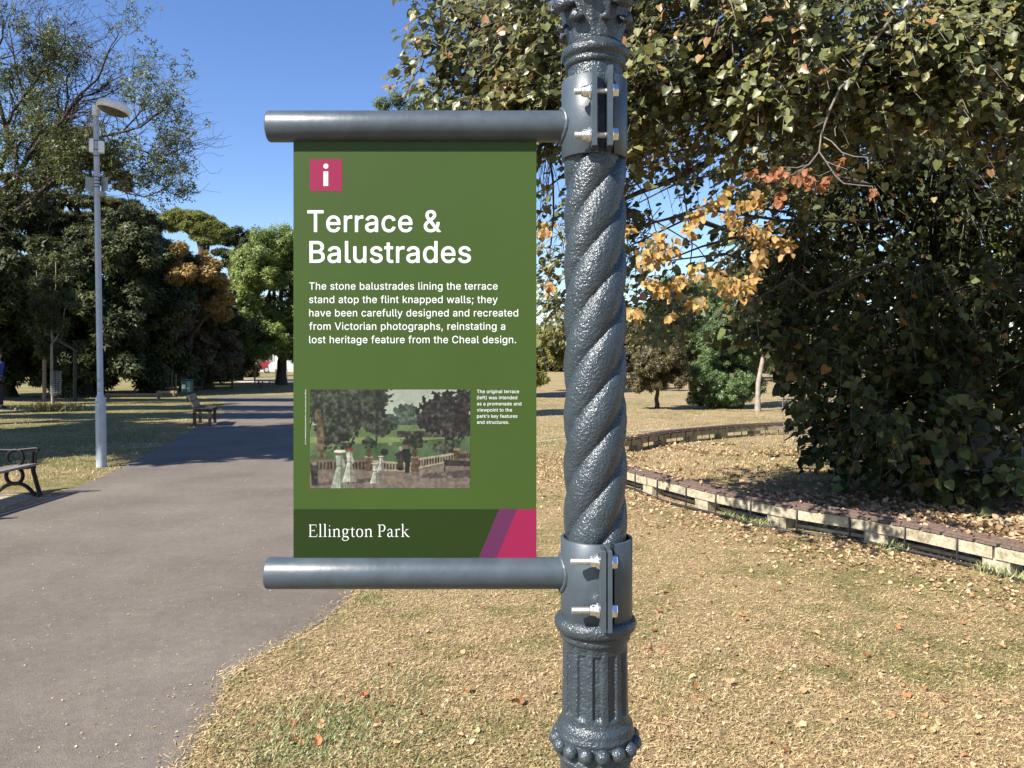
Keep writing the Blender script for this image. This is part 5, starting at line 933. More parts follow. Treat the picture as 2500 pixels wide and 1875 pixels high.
for px in (502, 567):
    mb = MB(); mb.tube([(at_d(px, d), d, 0), (at_d(px, d), d, .98)], .05, 8); mb.build('post', M['dark_timber'], rf)
for py in (907, 915, 923, 931, 940):
    z = EYE - (py - HZ) / F * d; mb = MB(); mb.box((at_d(534, d), d, z), (69 / F * d, .05, .05)); mb.build('rail', M['timber'] if py < 916 else M['dark_timber'], rf)
d = 38.0
pt = empty('picnic_table', (at_d(648, d), d, 0), 'low picnic table with pale splayed legs on the shaded lawn', 'picnic table')
for i in range(5):
    mb = MB(); mb.box((at_d(647, d), d - .3 + i * .15, .4), (.84, .14, .035)); mb.build('top_plank', M['slat'], pt)
for x0, x1 in ((627, 631), (636, 632), (662, 659), (666, 668)):
    for dy in (-.3, .3):
        mb = MB(); mb.tube([(at_d(x0, d), d + dy, .38), (at_d(x1, d), d + dy, 0)], .03, 6); mb.build('leg', M['timber'], pt)

# young tree with mesh guard
# ------------------------------------------------------------------ far vehicles and buildings
def wheel(mbx, x, y, r, parent):
    mb = MB(); Mx = Matrix(((1, 0, 0), (0, 0, 1), (0, -1, 0)))
    mb.lathe([(1e-4, -.1), (r, -.1), (r, .1), (1e-4, .1)], (x, y, r), 18, None, Mx, False); wv = mb.build('wheel', M['tyre'], parent)
    mb = MB(); mb.lathe([(r * .6, -.11), (1e-4, -.11)][::-1], (x, y, r), 12, None, Mx, False); mb.build('rim', M['wire'], wv)
def side_prism(name, pts, y0, y1, mat, parent):
    mb = MB(); n = len(pts); vs = [(x, y0, z) for x, z in pts] + [(x, y1, z) for x, z in pts]
    fs = [(i, (i + 1) % n, n + (i + 1) % n, n + i)[::-1] for i in range(n)]; mb.add(vs, fs + [tuple(range(n)), tuple(range(n, 2 * n))[::-1]]); return mb.build(name, M[mat], parent)
d = 74.0; cx = at_d(618, d)
car = empty('parked_car', (cx, d, 0), 'red car parked beyond the park lawn, seen under the bright tree', 'car')
pts = [(-2.05, .35), (-2.1, .75), (-1.95, .92), (-1.1, 1.0), (-.55, 1.42), (.75, 1.45), (1.45, 1.05), (2.0, .95), (2.1, .6), (2.05, .35)]
side_prism('body', [(cx + x, z) for x, z in pts], d, d + 1.7, 'red_paint', car)
side_prism('side_window', [(cx + x, z) for x, z in [(-.95, 1.03), (-.5, 1.36), (.68, 1.38), (1.2, 1.06)]], d - .01, d - .005, 'car_glass', car)
for x in (-1.3, 1.3): wheel(None, cx + x, d + .08, .33, car)
d = 63.0; cx = at_d(733, d)
van = empty('parked_van', (cx, d, 0), 'white van parked just right of the red car', 'van')
pts = [(-2.5, .35), (-2.6, .9), (-2.4, 1.1), (-1.75, 1.25), (-1.2, 1.95), (-1.0, 2.1), (2.5, 2.1), (2.55, .35)]
side_prism('body', [(cx + x, z) for x, z in pts], d, d + 1.9, 'van_paint', van)
side_prism('side_window', [(cx + x, z) for x, z in [(-1.65, 1.3), (-1.2, 1.85), (-.5, 1.85), (-.5, 1.3)]], d - .012, d - .005, 'car_glass', van)
for x in (-1.6, 1.6): wheel(None, cx + x, d + .08, .36, van)
def house(cx, d, wd, h, label, wins, doors=()):
    hs = empty('house', (cx, d, 0), label, 'house')
    mb = MB(); mb.box((cx, d + 4, h / 2), (wd, 8, h)); wl = mb.build('wall', M['white_wall'], hs)
    mb = MB(); x0, x1 = cx - wd / 2 - .3, cx + wd / 2 + .3
    mb.add([(x0, d - .3, h), (x1, d - .3, h), (x1, d + 4, h + 1.6), (x0, d + 4, h + 1.6), (x0, d + 8.3, h), (x1, d + 8.3, h)], [(0, 1, 2, 3), (3, 2, 5, 4), (0, 3, 4), (1, 5, 2), (0, 4, 5, 1)]); rfo = mb.build('roof', M['tiles'], hs)
    mb = MB(); mb.box((cx + wd * .3, d + 4, h + 1.9), (.7, .7, 1.6)); mb.build('chimney', M['tiles'], rfo)
    for (x, z, ww, hh) in wins:
        mb = MB()
        for (bx_, bz, bw, bh) in ((0, hh / 2, ww, .1), (0, -hh / 2, ww, .1), (-ww / 2, 0, .1, hh), (ww / 2, 0, .1, hh), (0, 0, .07, hh)): mb.box((cx + x + bx_, d - .03, z + bz), (bw, .08, bh))
        wf = mb.build('window', M['van_paint'], hs)
        mb = MB(); mb.box((cx + x, d - .006, z), (ww - .1, .03, hh - .1)); mb.build('pane', M['car_glass'], wf)
    for (x, ww, hh) in doors:
        mb = MB(); mb.box((cx + x, d - .03, hh / 2), (ww, .08, hh)); mb.build('door', M['red_paint'], hs)
wn = [(x, z, 1.2, 1.4) for x in (-5, -2, 2, 5) for z in (1.4, 3.3)]
house(at_d(700, 82), 82, 14, 4.4, 'white rendered house with dark panes beyond the park, behind the bright tree', wn)
house(at_d(-70, 62), 62, 13, 4.4, 'pale house behind the shrubs at the left photo edge', wn)
# notice boards with white faces near the sandy strip
for px, wd, lab in ((680, .42, 'white notice board on two thin posts left of the dark trunk'), (697, .2, 'small white board on a thin post right of the dark trunk')):
    d = 49.0; nb = empty('notice_board', (at_d(px, d), d, 0), lab, 'notice board', 'notice boards by the sandy strip')
    mb = MB(); mb.box((at_d(px, d), d, .55), (wd, .03, .42)); mb.build('board', M['white_wall'], nb)
    for sx_ in (-wd / 2, wd / 2):
        mb = MB(); mb.tube([(at_d(px, d) + sx_, d + .03, 0), (at_d(px, d) + sx_, d + .03, .8)], .02, 6); mb.build('post', M['wire'], nb)
d = 52.0; mb = MB(); mb.tube([(at_d(622, d), d, 0), (at_d(622, d), d, .62)], .06, 8); tag(mb.build('bollard', M['timber']), 'lone sunlit wooden bollard on the sandy strip', 'bollard')

# ------------------------------------------------------------------ the walker at the left edge
ft = G(-7, 998); d = ft.y; hx = ft.x
per = empty('person', (hx, d, 0), 'person in a blue jumper and dark trousers walking at the left photo edge', 'person')
def skin(name, joints, edges, radii, mat, parent, root=0, sub=2):
    me = bpy.data.meshes.new(name); me.from_pydata([tuple(j) for j in joints], edges, [])
    o = bpy.data.objects.new(name, me); COL.objects.link(o)
    md = o.modifiers.new('s', 'SKIN')
    for i, r in enumerate(radii):
        sv = me.skin_vertices[0].data[i]; sv.radius = (r, r) if not hasattr(r, '__len__') else r; sv.use_root = (i == root)
    ss_ = o.modifiers.new('u', 'SUBSURF'); ss_.levels = sub; ss_.render_levels = sub
    dg = bpy.context.evaluated_depsgraph_get(); m2 = bpy.data.meshes.new_from_object(o.evaluated_get(dg)); bpy.data.objects.remove(o)
    for p_ in m2.polygons: p_.use_smooth = True
    m2.materials.clear(); m2.name = name; return link(name, m2, parent, M[mat])
def pp(x, y, z): return (hx + x, d + y, z)
# body (one surface): pelvis, spine, neck, head, legs mid-stride, arms
J = [pp(0, 0, .95), pp(.01, 0, 1.15), pp(.02, 0, 1.36), pp(.02, 0, 1.46), pp(.03, 0, 1.53), pp(.045, 0, 1.62), pp(.04, 0, 1.70),
     pp(.02, -.09, .9), pp(.12, -.09, .5), pp(.2, -.09, .1), pp(.3, -.09, .04),
     pp(0, .09, .9), pp(-.02, .09, .5), pp(-.16, .09, .13), pp(-.09, .09, .04),
     pp(.02, -.19, 1.4), pp(.05, -.24, 1.14), pp(.2, -.23, .93), pp(.24, -.22, .87),
     pp(.02, .19, 1.4), pp(-.06, .23, 1.14), pp(-.02, .22, .9), pp(.0, .22, .84)]
E_ = [(0, 1), (1, 2), (2, 3), (3, 4), (4, 5), (5, 6), (0, 7), (7, 8), (8, 9), (9, 10), (0, 11), (11, 12), (12, 13), (13, 14), (2, 15), (15, 16), (16, 17), (17, 18), (2, 19), (19, 20), (20, 21), (21, 22)]
RD = [(.14, .12), (.13, .115), (.15, .13), .07, .055, (.085, .1), .07, .09, .06, .042, .035, .09, .06, .042, .035, .055, .045, .035, .03, .055, .045, .035, .03]
skin('body', J, E_, RD, 'skin', per)
def grow(idx, eds, add, mat, name, extra=None):
    mp = {k: i for i, k in enumerate(idx)}
    skin(name, [J[i] for i in idx], eds, [tuple(v + add for v in RD[i]) if hasattr(RD[i], '__len__') else RD[i] + add for i in idx], mat, per, 0, 2)
grow([2, 1, 0, 15, 16, 17, 19, 20, 21], [(0, 1), (1, 2), (0, 3), (3, 4), (4, 5), (0, 6), (6, 7), (7, 8)], .022, 'blue_cloth', 'jumper')
grow([0, 7, 8, 9, 11, 12, 13], [(0, 1), (1, 2), (2, 3), (0, 4), (4, 5), (5, 6)], .02, 'dark_cloth', 'trousers')
for a_, b_ in ((9, 10), (13, 14)): skin('shoe', [J[a_], J[b_], tuple(Vector(J[b_]) + Vector((.06, 0, -.005)))], [(0, 1), (1, 2)], [.05, .045, .035], 'dark_cloth', per, 0, 1)
mb = MB(); mb.lathe([(1e-4, .115), (.06, .1), (.095, .05), (.1, 0), (.085, -.04)][::-1], pp(.02, 0, 1.665), 16); mb.build('hair', M['hair'], per)
mb = MB(); mb.tube([pp(.125, 0, 1.63), pp(.15, 0, 1.615)], [.012, .008], 6); mb.build('nose', M['skin'], per)
# ------------------------------------------------------------------ trees
def seg_rows(pts, r0, r1):
    pts = [np.array(p, float) for p in pts]; n = len(pts) - 1
    return [np.r_[pts[i], pts[i + 1], r0 + (r1 - r0) * i / n, r0 + (r1 - r0) * (i + 1) / n] for i in range(n)]
def wander(p0, p1, n, amp, rnd):
    p0 = np.array(p0, float); p1 = np.array(p1, float); L_ = np.linalg.norm(p1 - p0); out = [p0]
    for i in range(1, n): u_ = i / n; out.append(p0 + (p1 - p0) * u_ + np.array([rnd.gauss(0, 1) for _ in range(3)]) * amp * L_ * math.sin(math.pi * u_) + np.array([0, 0, .1 * L_ * math.sin(math.pi * u_)]))
    return out + [p1]
def tree(name, label, base, clumps, trunk_r, leaf_mat, nleaf, lsize, tmpl=SPRIG, bark='bark_dark', sub=14, subr=.34, shell=.55, group=None, cat='tree', trunk=True, up=.45, fork=.45, limbs=10, crown='crown', twigs=0, outside=False):
    rnd = random.Random(len(label) * 7 + int(base[0] * 10)); base = Vector(base)
    t_ = empty(name, tuple(base), label, cat, group); cl_ = np.array(clumps, float)
    cen = cl_[:, :3].mean(0); segs = []
    if trunk:
        hz_ = (cl_[:, 2].min() * .5 + cen[2] * .5) * fork * 1.6; top = np.array([base.x * .7 + cen[0] * .3, base.y * .7 + cen[1] * .3, max(hz_, .5)])
        mb = MB(); pts = wander((base.x, base.y, -.05), top, 6, .02, rnd); n = len(pts)
        mb.tube(pts, [trunk_r * (1.35 if i == 0 else 1) * (1 - .35 * i / n) for i in range(n)], 14); mb.build('trunk', M[bark], t_)
        order = sorted(range(len(cl_)), key=lambda i: -cl_[i, 3] * cl_[i, 5])[:limbs]
        for i in order:
            pts = wander(top - np.array([0, 0, .3 * rnd.random() * top[2]]), cl_[i, :3], 6, .06, rnd)
            mb = MB(); mb.tube(pts, [trunk_r * .5 * (1 - .8 * q / 6) for q in range(7)], 8, False); mb.build('limb', M[bark], t_)
            for q in range(twigs):
                a_ = pts[rnd.randrange(2, 7)]; dv = np.array([rnd.gauss(0, 1) for _ in range(3)]); dv /= np.linalg.norm(dv)
                segs += seg_rows(wander(a_, a_ + dv * cl_[i, 3:] * rnd.uniform(.6, 1.05), 4, .08, rnd), trunk_r * .12, trunk_r * .03)
    if segs: tag(segmesh('twigs', segs, 4, M[bark], t_), kind='stuff')
    p_, n_, pi = clump_points(cl_, nleaf, sub, subr, shell)
    nn = unit(n_ * .9 + rdir(nleaf) * .8 + np.array([0, 0, up])); tp = rdir(nleaf) * .8 + n_ * .5 + np.array([0, 0, -.5])
    p_[:, 2] = np.maximum(p_[:, 2], .03); tv = mats_noise_tint(pi, nleaf, .55); sz = RNG.uniform(.7, 1.25, nleaf) * lsize
    if outside:                                    # crowns that only throw shade end before the view does
        k = (p_[:, 0] / p_[:, 1] < -.72) | (p_[:, 1] < .5); p_, nn, tp, tv, sz = p_[k], nn[k], tp[k], tv[k], sz[k]
    leafcloud(crown, p_, nn, tp, sz, tmpl, M[leaf_mat], t_, tv, None)
    return t_
def C(px, py, d, rpx, ry=None, rz=None):
    p_ = P(px, py, d); r = rpx / F * d
    return [p_.x, p_.y, p_.z, r, (ry if ry else r), (rz / F * d if rz else r)]
def cluster(x0, y0, x1, y1, d, dd, n, r0, r1, seed, keep=None, flat=.8):
    rnd = random.Random(seed); out = []
    while len(out) < n:
        x = rnd.uniform(x0, x1); y = rnd.uniform(y0, y1)
        if keep and not keep(x, y): continue
        r = rnd.uniform(r0, r1); out.append(C(x, y, d + rnd.uniform(-dd, dd), r, None, r * flat))
    return out

# dark evergreen mass at the left: several separate trees
def g0(px, d): return ((px - 1250) / F * d, d, 0)
tree('evergreen_oak', 'broad dark evergreen tree filling the left edge behind the branchy tree', g0(20, 31), cluster(-120, 510, 130, 905, 31, 2.5, 34, 45, 80, 1), .3, 'f_dark', 42000, .24, up=.3, limbs=8)
tree('evergreen_oak', 'tall dark evergreen directly behind the street lamp', g0(210, 32), cluster(90, 520, 330, 910, 32, 2, 40, 40, 72, 2, lambda x, y: y > 530 + abs(x - 215) * .3), .3, 'f_dark', 46000, .23, up=.3, limbs=8)
tree('evergreen_oak', 'dark evergreen with pointed right shoulder behind the wooden posts', g0(360, 35), cluster(280, 500, 450, 910, 35, 2.5, 38, 36, 62, 3, lambda x, y: y > 500 + max(0, x - 330) * 1.3), .3, 'f_dark', 40000, .24, up=.3, limbs=8)
tree('evergreen_oak', 'low very dark evergreen behind the litter bin', g0(480, 42), cluster(400, 680, 600, 915, 42, 2.5, 34, 34, 56, 4, lambda x, y: y > 660 + max(0, x - 500) * 1.4), .3, 'f_dark', 30000, .26, up=.3, limbs=6)
tree('evergreen_oak', 'dim evergreen in the deep shade behind the timber barrier', g0(560, 50), cluster(500, 780, 630, 880, 50, 1.5, 14, 26, 36, 5), .3, 'f_dark', 14000, .2, up=.3, limbs=4)
tree('autumn_maple', 'golden brown tree below the flat topped pine', g0(455, 36), cluster(395, 588, 535, 690, 35, 1.4, 24, 11, 24, 6, lambda x, y: x < 440 + (y - 570) * 1.1) + cluster(450, 680, 560, 770, 36, 1.4, 14, 12, 22, 66), .25, 'f_gold', 17000, .19, limbs=7, twigs=3)
tree('brown_maple', 'brownish green tree under the golden one, reaching down behind the litter bin', g0(510, 38), cluster(430, 720, 590, 905, 38, 2, 22, 24, 40, 7, lambda x, y: x < 480 + (y - 640) * .4), .25, 'f_brown', 20000, .19, limbs=7)
pc = [C(x, y, 34, r, r / F * 34, rz) for x, y, r, rz in ((70, 440, 60, 14), (140, 350, 50, 26), (190, 345, 55, 28), (230, 360, 40, 16), (120, 385, 50, 14), (260, 400, 36, 12), (200, 440, 50, 12), (290, 430, 30, 10), (300, 455, 26, 9), (60, 500, 60, 14), (150, 490, 60, 14), (230, 500, 50, 16), (300, 500, 40, 14), (90, 545, 60, 18), (180, 540, 60, 18), (270, 540, 60, 18), (340, 560, 46, 16), (20, 470, 50, 14), (-30, 520, 60, 20), (350, 520, 30, 10))]
tree('cedar_tree', 'layered olive green cedar behind the street lamp head', g0(190, 34), pc, .28, 'f_pine', 40000, .18, NEEDLE, sub=20, subr=.3, up=1.0, limbs=16)
pc = [C(x, y, 46, r, r / F * 46, rz) for x, y, r, rz in ((408, 540, 22, 14), (428, 530, 20, 12), (445, 527, 24, 14), (465, 531, 24, 13), (487, 536, 24, 14), (510, 546, 22, 14), (530, 556, 20, 12), (545, 566, 18, 8), (420, 552, 22, 10), (460, 552, 26, 10), (495, 560, 24, 10), (505, 587, 22, 8), (480, 580, 14, 5), (525, 575, 20, 8))]
tree('stone_pine', 'flat topped pine with light green crown above the golden tree', g0(500, 46), pc, .3, 'f_stone', 24000, .22, NEEDLE, sub=26, up=1.0, limbs=8, fork=.6)
pc = [C(x, y, 52, r, r / F * 52, rz) for x, y, r, rz in ((560, 585, 24, 16), (590, 575, 26, 20), (600, 610, 26, 18), (570, 620, 22, 10), (540, 615, 18, 7), (545, 645, 22, 8), (585, 650, 24, 14), (610, 640, 20, 16), (560, 700, 30, 20), (600, 690, 30, 22))]
tree('dark_pine', 'dark bushy pine right of the flat topped pine', g0(580, 52), pc, .3, 'f_dark', 13000, .2, sub=14, limbs=8)
bc = cluster(630, 590, 900, 880, 44, 2.5, 34, 34, 60, 11, lambda x, y: y > 570 + max(0, 690 - x) * 1.1 and (x > 600 + (y - 870) * .9) and y < 848) + [C(605, 700, 43, 34), C(590, 760, 42, 36), C(575, 810, 41, 32), C(556, 850, 40, 26), C(540, 872, 40, 16), C(605, 835, 42, 34), C(645, 845, 43, 30), C(612, 640, 43, 34), C(600, 670, 43, 36), C(592, 720, 42, 34), C(582, 780, 41, 30), C(640, 610, 44, 40), C(690, 590, 44, 36)]
tree('ash_tree', 'bright green spreading tree left of the sign, reaching low over the lawn', g0(686, 44), bc, .3, 'f_bright', 50000, .215, up=.6, limbs=14, twigs=3, sub=18)
tree('verge_shrub', 'small brown shrub under the bright tree, left of the red car', g0(595, 60), cluster(560, 895, 632, 912, 60, .8, 12, 10, 16, 55), .05, 'f_brown', 4000, .2, cat='shrub', trunk=False)
# shrubs at the far left edge
tree('grey_shrub', 'silvery sunlit shrub at the left edge behind the walker', g0(30, 31), cluster(-20, 860, 90, 930, 31, .8, 12, 14, 24, 12), .05, 'f_bush', 7000, .13, cat='shrub', trunk=False)
# crowns right of and above the sign
tree('poplar_tree', 'tall fine leaved tree peeking over the upper sign tube', g0(1060, 30), cluster(960, 215, 1180, 640, 30, 2, 30, 36, 60, 13, lambda x, y: y > 200 + abs(x - 1010) * .5), .3, 'f_mid', 26000, .14, limbs=12, twigs=4)
tree('hawthorn_tree', 'yellow green small tree between sign and twisted column', g0(1300, 31), cluster(1190, 800, 1385, 940, 31, 1.2, 22, 22, 36, 14), .14, 'f_yellow', 20000, .13, limbs=7)
tree('small_round_tree', 'small round brown green tree with thin trunk right of the column', G(1604, 997), cluster(1545, 845, 1668, 945, 23.4, .6, 22, 20, 32, 15, lambda x, y: ((x - 1604) / 66) ** 2 + ((y - 900) / 62) ** 2 < 1), .07, 'f_brown', 14000, .085, limbs=8, sub=16)
tree('willow_bush', 'rounded grey green bush sweeping to the ground beside the pale trunk', G(1765, 994), cluster(1700, 790, 1840, 975, 24.2, .8, 30, 20, 34, 16, lambda x, y: abs(x - 1768) < 35 + (y - 780) * .3) + [C(1702, 965, 24, 24), C(1725, 972, 24, 24), C(1748, 974, 24, 24), C(1772, 974, 24, 24), C(1796, 974, 24, 24), C(1820, 966, 24, 24), C(1712, 930, 24, 28), C(1826, 930, 24, 28), C(1765, 935, 23.6, 36), C(1745, 690, 26, 30), C(1760, 730, 25, 34), C(1730, 755, 25, 30), C(1790, 770, 25, 34)], .06, 'f_bush', 30000, .085, cat='bush', limbs=6, up=.3)
tree('pale_trunk_tree', 'tree with a pale straight trunk right of the grey green bush', G(1850, 1004), cluster(1800, 700, 1960, 870, 23.5, 1.2, 22, 24, 40, 17), .075, 'f_mid', 15000, .1, bark='bark_pale', limbs=7, fork=.62)
tree('far_thicket_tree', 'olive brown tree mass on the far lawn edge, left behind the round tree', g0(1500, 52), cluster(1390, 740, 1590, 905, 52, 2, 26, 30, 48, 18), .2, 'f_brown', 22000, .2, limbs=6)
tree('far_thicket_tree', 'hazy green tree mass on the far lawn edge, above the grey green bush', g0(1700, 54), cluster(1590, 690, 1790, 900, 54, 2, 28, 34, 52, 19), .2, 'f_mid', 22000, .2, limbs=6)
tree('far_thicket_tree', 'dark tree mass on the far lawn edge, right of the pale trunk', g0(1920, 50), cluster(1800, 680, 2080, 905, 50, 2, 30, 34, 52, 20), .2, 'f_dark', 22000, .22, limbs=6)
tree('low_hedge', 'low bright green hedge between the round tree and the grey green bush', g0(1650, 46), cluster(1560, 905, 1740, 932, 46, .6, 14, 14, 20, 21), .05, 'f_mid', 6000, .14, cat='hedge', trunk=False, crown='foliage')
# a belt of woodland closing every view between the trunks
wc = []
rnd = random.Random(5)
for i in range(150):
    x = -95 + i * 1.27 + rnd.uniform(-1, 1); h = rnd.uniform(3.5, 6.2); wc.append([x, 78 + 18 * math.sin(i * .11) * .3 + rnd.uniform(-3, 3) + (14 if -40 < x < -14 else 0), h * .5, 2.4, 2.4, h * .55])
p_, n_, pi = clump_points(wc, 34000, 12, .4, .5)
p_[:, 2] = np.maximum(p_[:, 2], .05)
tag(leafcloud('far_woodland', p_, unit(n_ + rdir(34000) * .7 + np.array([0, 0, .4])), rdir(34000), RNG.uniform(.5, .8, 34000), SPRIG, M['f_dark'], None, mats_noise_tint(pi, 34000)), kind='stuff')
# trees outside the frame on the left whose shade falls across lawn and path
def shade(base, cl_, seed, label):
    tree('shade_tree', label, base, cl_, .35, 'f_mid', 8000, .5, limbs=7, twigs=2, sub=12, outside=True, group='trees shading the lawn from beyond the left edge')
def ball(cx, cy, cz, rx, ry, rz, n, seed):
    rnd = random.Random(seed); out = []
    for i in range(n):
        v_ = Vector((rnd.gauss(0, 1), rnd.gauss(0, 1), rnd.gauss(0, 1))).normalized() * rnd.uniform(.3, .9)
        r = rnd.uniform(.28, .4); out.append([cx + v_.x * rx, cy + v_.y * ry, cz + v_.z * rz, rx * r, ry * r, rz * r])
    return out
KS = math.cos(R(SUN_EL)) / math.sin(R(SUN_EL)); SX, SY = math.sin(R(SUN_AZ)) * KS, math.cos(R(SUN_AZ)) * KS
def shadow_ball(gx, gy, h, rx, ry, rz, n, seed): return ball(gx - SX * h, gy - SY * h, h, rx, ry, rz, n, seed)
SH = [(-9.5, 14.4, 7.5, 3.8, 3.6, 1.8, 60, 'broad tree out of frame shading the lawn by the lamp'), (-3.8, 15.3, 7.5, 3.3, 3.1, 1.4, 60, 'tree out of frame shading the middle of the path'),
      (-15.0, 14.0, 7.5, 3.0, 3.2, 1.6, 40, 'tree out of frame shading the far left lawn'), (-9, 20.9, 9, 5.5, .5, .5, 24, 'slender tree out of frame shading the striped lawn, nearer one'),
      (-12, 24.2, 10, 6, .5, .6, 24, 'slender tree out of frame shading the striped lawn, middle one'), (-12, 28.5, 11, 8, .6, .6, 30, 'slender tree out of frame shading the striped lawn, farther one')]  # last three: long flat crowns out of view, added to throw the shade stripes
for i, (gx, gy, h, rx, ry, rz, n, lab) in enumerate(SH):
    cl_ = shadow_ball(gx, gy, h, rx, ry, rz, n, 40 + i); b_ = (gx - SX * h, gy - SY * h, 0)
    shade(b_, cl_, i, lab)
tree('small_tree', 'small tree standing right behind the sign panel, its shade striping the lawn', (-1.9, 20, 0), ball(-1.9, 20, 3.4, 1.5, 1.2, 1.5, 16, 77), .1, 'f_mid', 9000, .12, limbs=6)

# ------------------------------------------------------------------ branchy half bare tree at the upper left
bt = empty('robinia_tree', (-14.6, 19, 0), 'half bare tree with dark crooked branches against the sky at upper left', 'tree')
rnd = random.Random(11); D = 19.0
limbs = [([(-180, 900), (-150, 700), (-90, 580), (-20, 510), (45, 420), (62, 385), (100, 340), (150, 300), (190, 240), (240, 190), (262, 130)], 9, 2.2),
         ([(-20, 510), (10, 465), (60, 400), (95, 340), (118, 322), (150, 308), (170, 270), (205, 235), (235, 228), (275, 200)], 6, 2),
         ([(40, 515), (100, 465), (150, 430), (175, 405), (200, 375), (245, 335), (300, 320), (345, 312), (372, 290), (400, 270)], 6.5, 1.5),
         ([(-150, 700), (-100, 520), (-40, 440), (5, 405), (18, 360), (17, 310), (30, 270), (60, 235), (95, 190), (110, 130), (95, 70)], 8, 2),
         ([(17, 310), (-10, 230), (-20, 150), (5, 90), (10, 45)], 5, 1.5), ([(60, 235), (40, 180), (30, 120), (20, 60)], 3.4, 1.2),
         ([(262, 340), (300, 352), (340, 365), (372, 376), (402, 378), (430, 374), (452, 358), (466, 346)], 3, .8), ([(372, 376), (385, 360), (395, 345)], 1.4, .6), ([(402, 378), (412, 362), (420, 350), (436, 345)], 1.2, .5),
         ([(175, 405), (220, 410), (270, 420), (310, 440), (345, 455), (380, 440), (405, 420)], 3.4, 1), ([(270, 420), (310, 470), (350, 480), (390, 465), (415, 450)], 2.6, .9),
         ([(150, 300), (165, 240), (160, 190), (190, 140), (215, 110)], 3.4, 1.2), ([(95, 190), (130, 150), (160, 100), (155, 70)], 3, 1.1), ([(200, 250), (250, 240), (290, 215), (310, 190)], 2.4, 1), ([(300, 320), (330, 290), (365, 250), (385, 230)], 2.4, .9),
         ([(62, 385), (100, 380), (140, 395), (180, 380)], 2.6, 1), ([(-40, 440), (30, 420), (60, 440), (100, 430)], 2.8, 1), ([(-20, 150), (40, 130), (75, 95)], 2.6, 1)]
tips = []; segs = []
for pts, r0, r1 in limbs:
    dd = rnd.uniform(-1.2, 1.2)
    q = [P(x + rnd.uniform(-3, 3), y + rnd.uniform(-3, 3), D + dd * i / len(pts) + rnd.uniform(-.1, .1)) for i, (x, y) in enumerate(pts)]
    k2 = D / F * 1.75; mb = MB(); n = len(q); rad = [(r0 + (r1 - r0) * (i / (n - 1)) ** .7) * k2 * .55 for i in range(n)]
    mb.tube(q, rad, 8, False); mb.build('limb', M['bark_dark'], bt)
    for i in range(1, n):
        for _ in range(4 if r0 > 3 else 3):
            if rnd.random() < .92: tips.append((q[i - 1].lerp(q[i], rnd.random()), rad[i] * .6, (q[i] - q[i - 1]).normalized(), 0, pts[0][0] >= 262 and r0 <= 3))
    tips.append((q[-1], rad[-1], (q[-1] - q[-2]).normalized(), 1, pts[0][0] >= 262 and r0 <= 3))
mb = MB(); mb.tube([(-14.6, 19, 0), (-14.4, 19, .9), P(-180, 900, D) + Vector((0, 0, .05)), P(-165, 800, D), P(-150, 700, D)], [.3, .24, .2, .16, .12], 12); mb.build('trunk', M['bark_dark'], bt)
lp_ = []; stack = tips
while stack:
    p0, r, dr, dep, bare = stack.pop()
    l = rnd.uniform(.35, .75) * (.8 ** dep)
    dv = (dr * (.7 if dep else .5) + Vector((rnd.gauss(.12, .55), rnd.gauss(0, .45), rnd.gauss(.22, .5)))).normalized()
    p1 = p0 + dv * l * .5 + Vector((rnd.gauss(0, .03), rnd.gauss(0, .03), rnd.gauss(0, .03))); p2 = p1 + (dv + Vector((rnd.gauss(0, .3), 0, rnd.gauss(.1, .3)))).normalized() * l * .5
    r = min(r, .03 * (.6 ** dep)); segs += seg_rows([p0, p1, p2], max(r, .0045), max(r * .6, .0035))
    if dep >= 1 and not bare and rnd.random() < .8: lp_.append(p2)
    if dep >= 2 and not bare and rnd.random() < .5: lp_.append(p1)
    if dep < (3 if not bare else 2):
        for _ in range(2):
            if rnd.random() < .92: stack.append((p1 if rnd.random() < .4 else p2, r * .62, dv, dep + 1, bare))
tag(segmesh('twigs', segs, 3, M['bark_dark'], bt), kind='stuff')
lp_ = np.array([tuple(p) for p in lp_]); 
hzk = np.array([mnoise.noise(Vector(p) * .55 + Vector((3, 1, 7))) for p in lp_]); lp_ = lp_[hzk > -.2]
n = len(lp_) * 6; pos_ = np.repeat(lp_, 6, 0) + RNG.normal(size=(n, 3)) * .12
leafcloud('leaves', pos_, unit(rdir(n) * .8 + np.array([0, -.2, .5])), rdir(n) + np.array([0, 0, -.3]), RNG.uniform(.06, .12, n), SPRIG, M['f_robinia'], bt, RNG.uniform(0, 1, n))
print('robinia', len(segs), n)

# young tree with wire guard
yb = G(129, 1003); yt = empty('young_tree', tuple(yb), 'young staked tree with a thin pale trunk on the striped left lawn', 'tree')
k2 = yb.y / F
def yq(px, py, dy=0): return Vector(((px - 1250) * k2, yb.y + dy, EYE - (py - HZ) * k2))
mb = MB(); mb.tube([yq(129, 1004), yq(128, 960), yq(126.5, 900), yq(126, 845), yq(127, 780), yq(122, 700)], [.05, .04, .037, .034, .03, .015], 10); mb.build('trunk', M['bark_pale'], yt)
for pts in ([(126, 845), (138, 825), (150, 800), (160, 760), (165, 700)], [(127, 790), (112, 750), (95, 710), (85, 660)], [(126, 760), (140, 700), (138, 640)]):
    mb = MB(); mb.tube([yq(x, y, rnd.uniform(-.1, .1)) for x, y in pts], [.022 - .004 * i for i in range(len(pts))], 7, False); mb.build('limb', M['bark_pale'], yt)
cl_ = [C(x, y, yb.y + rnd.uniform(-.4, .4), r) for x, y, r in ((110, 845, 24), (100, 810, 26), (145, 790, 26), (125, 760, 30), (95, 750, 26), (160, 740, 26), (130, 700, 32), (90, 690, 26), (165, 690, 24), (120, 650, 30), (150, 640, 24))]
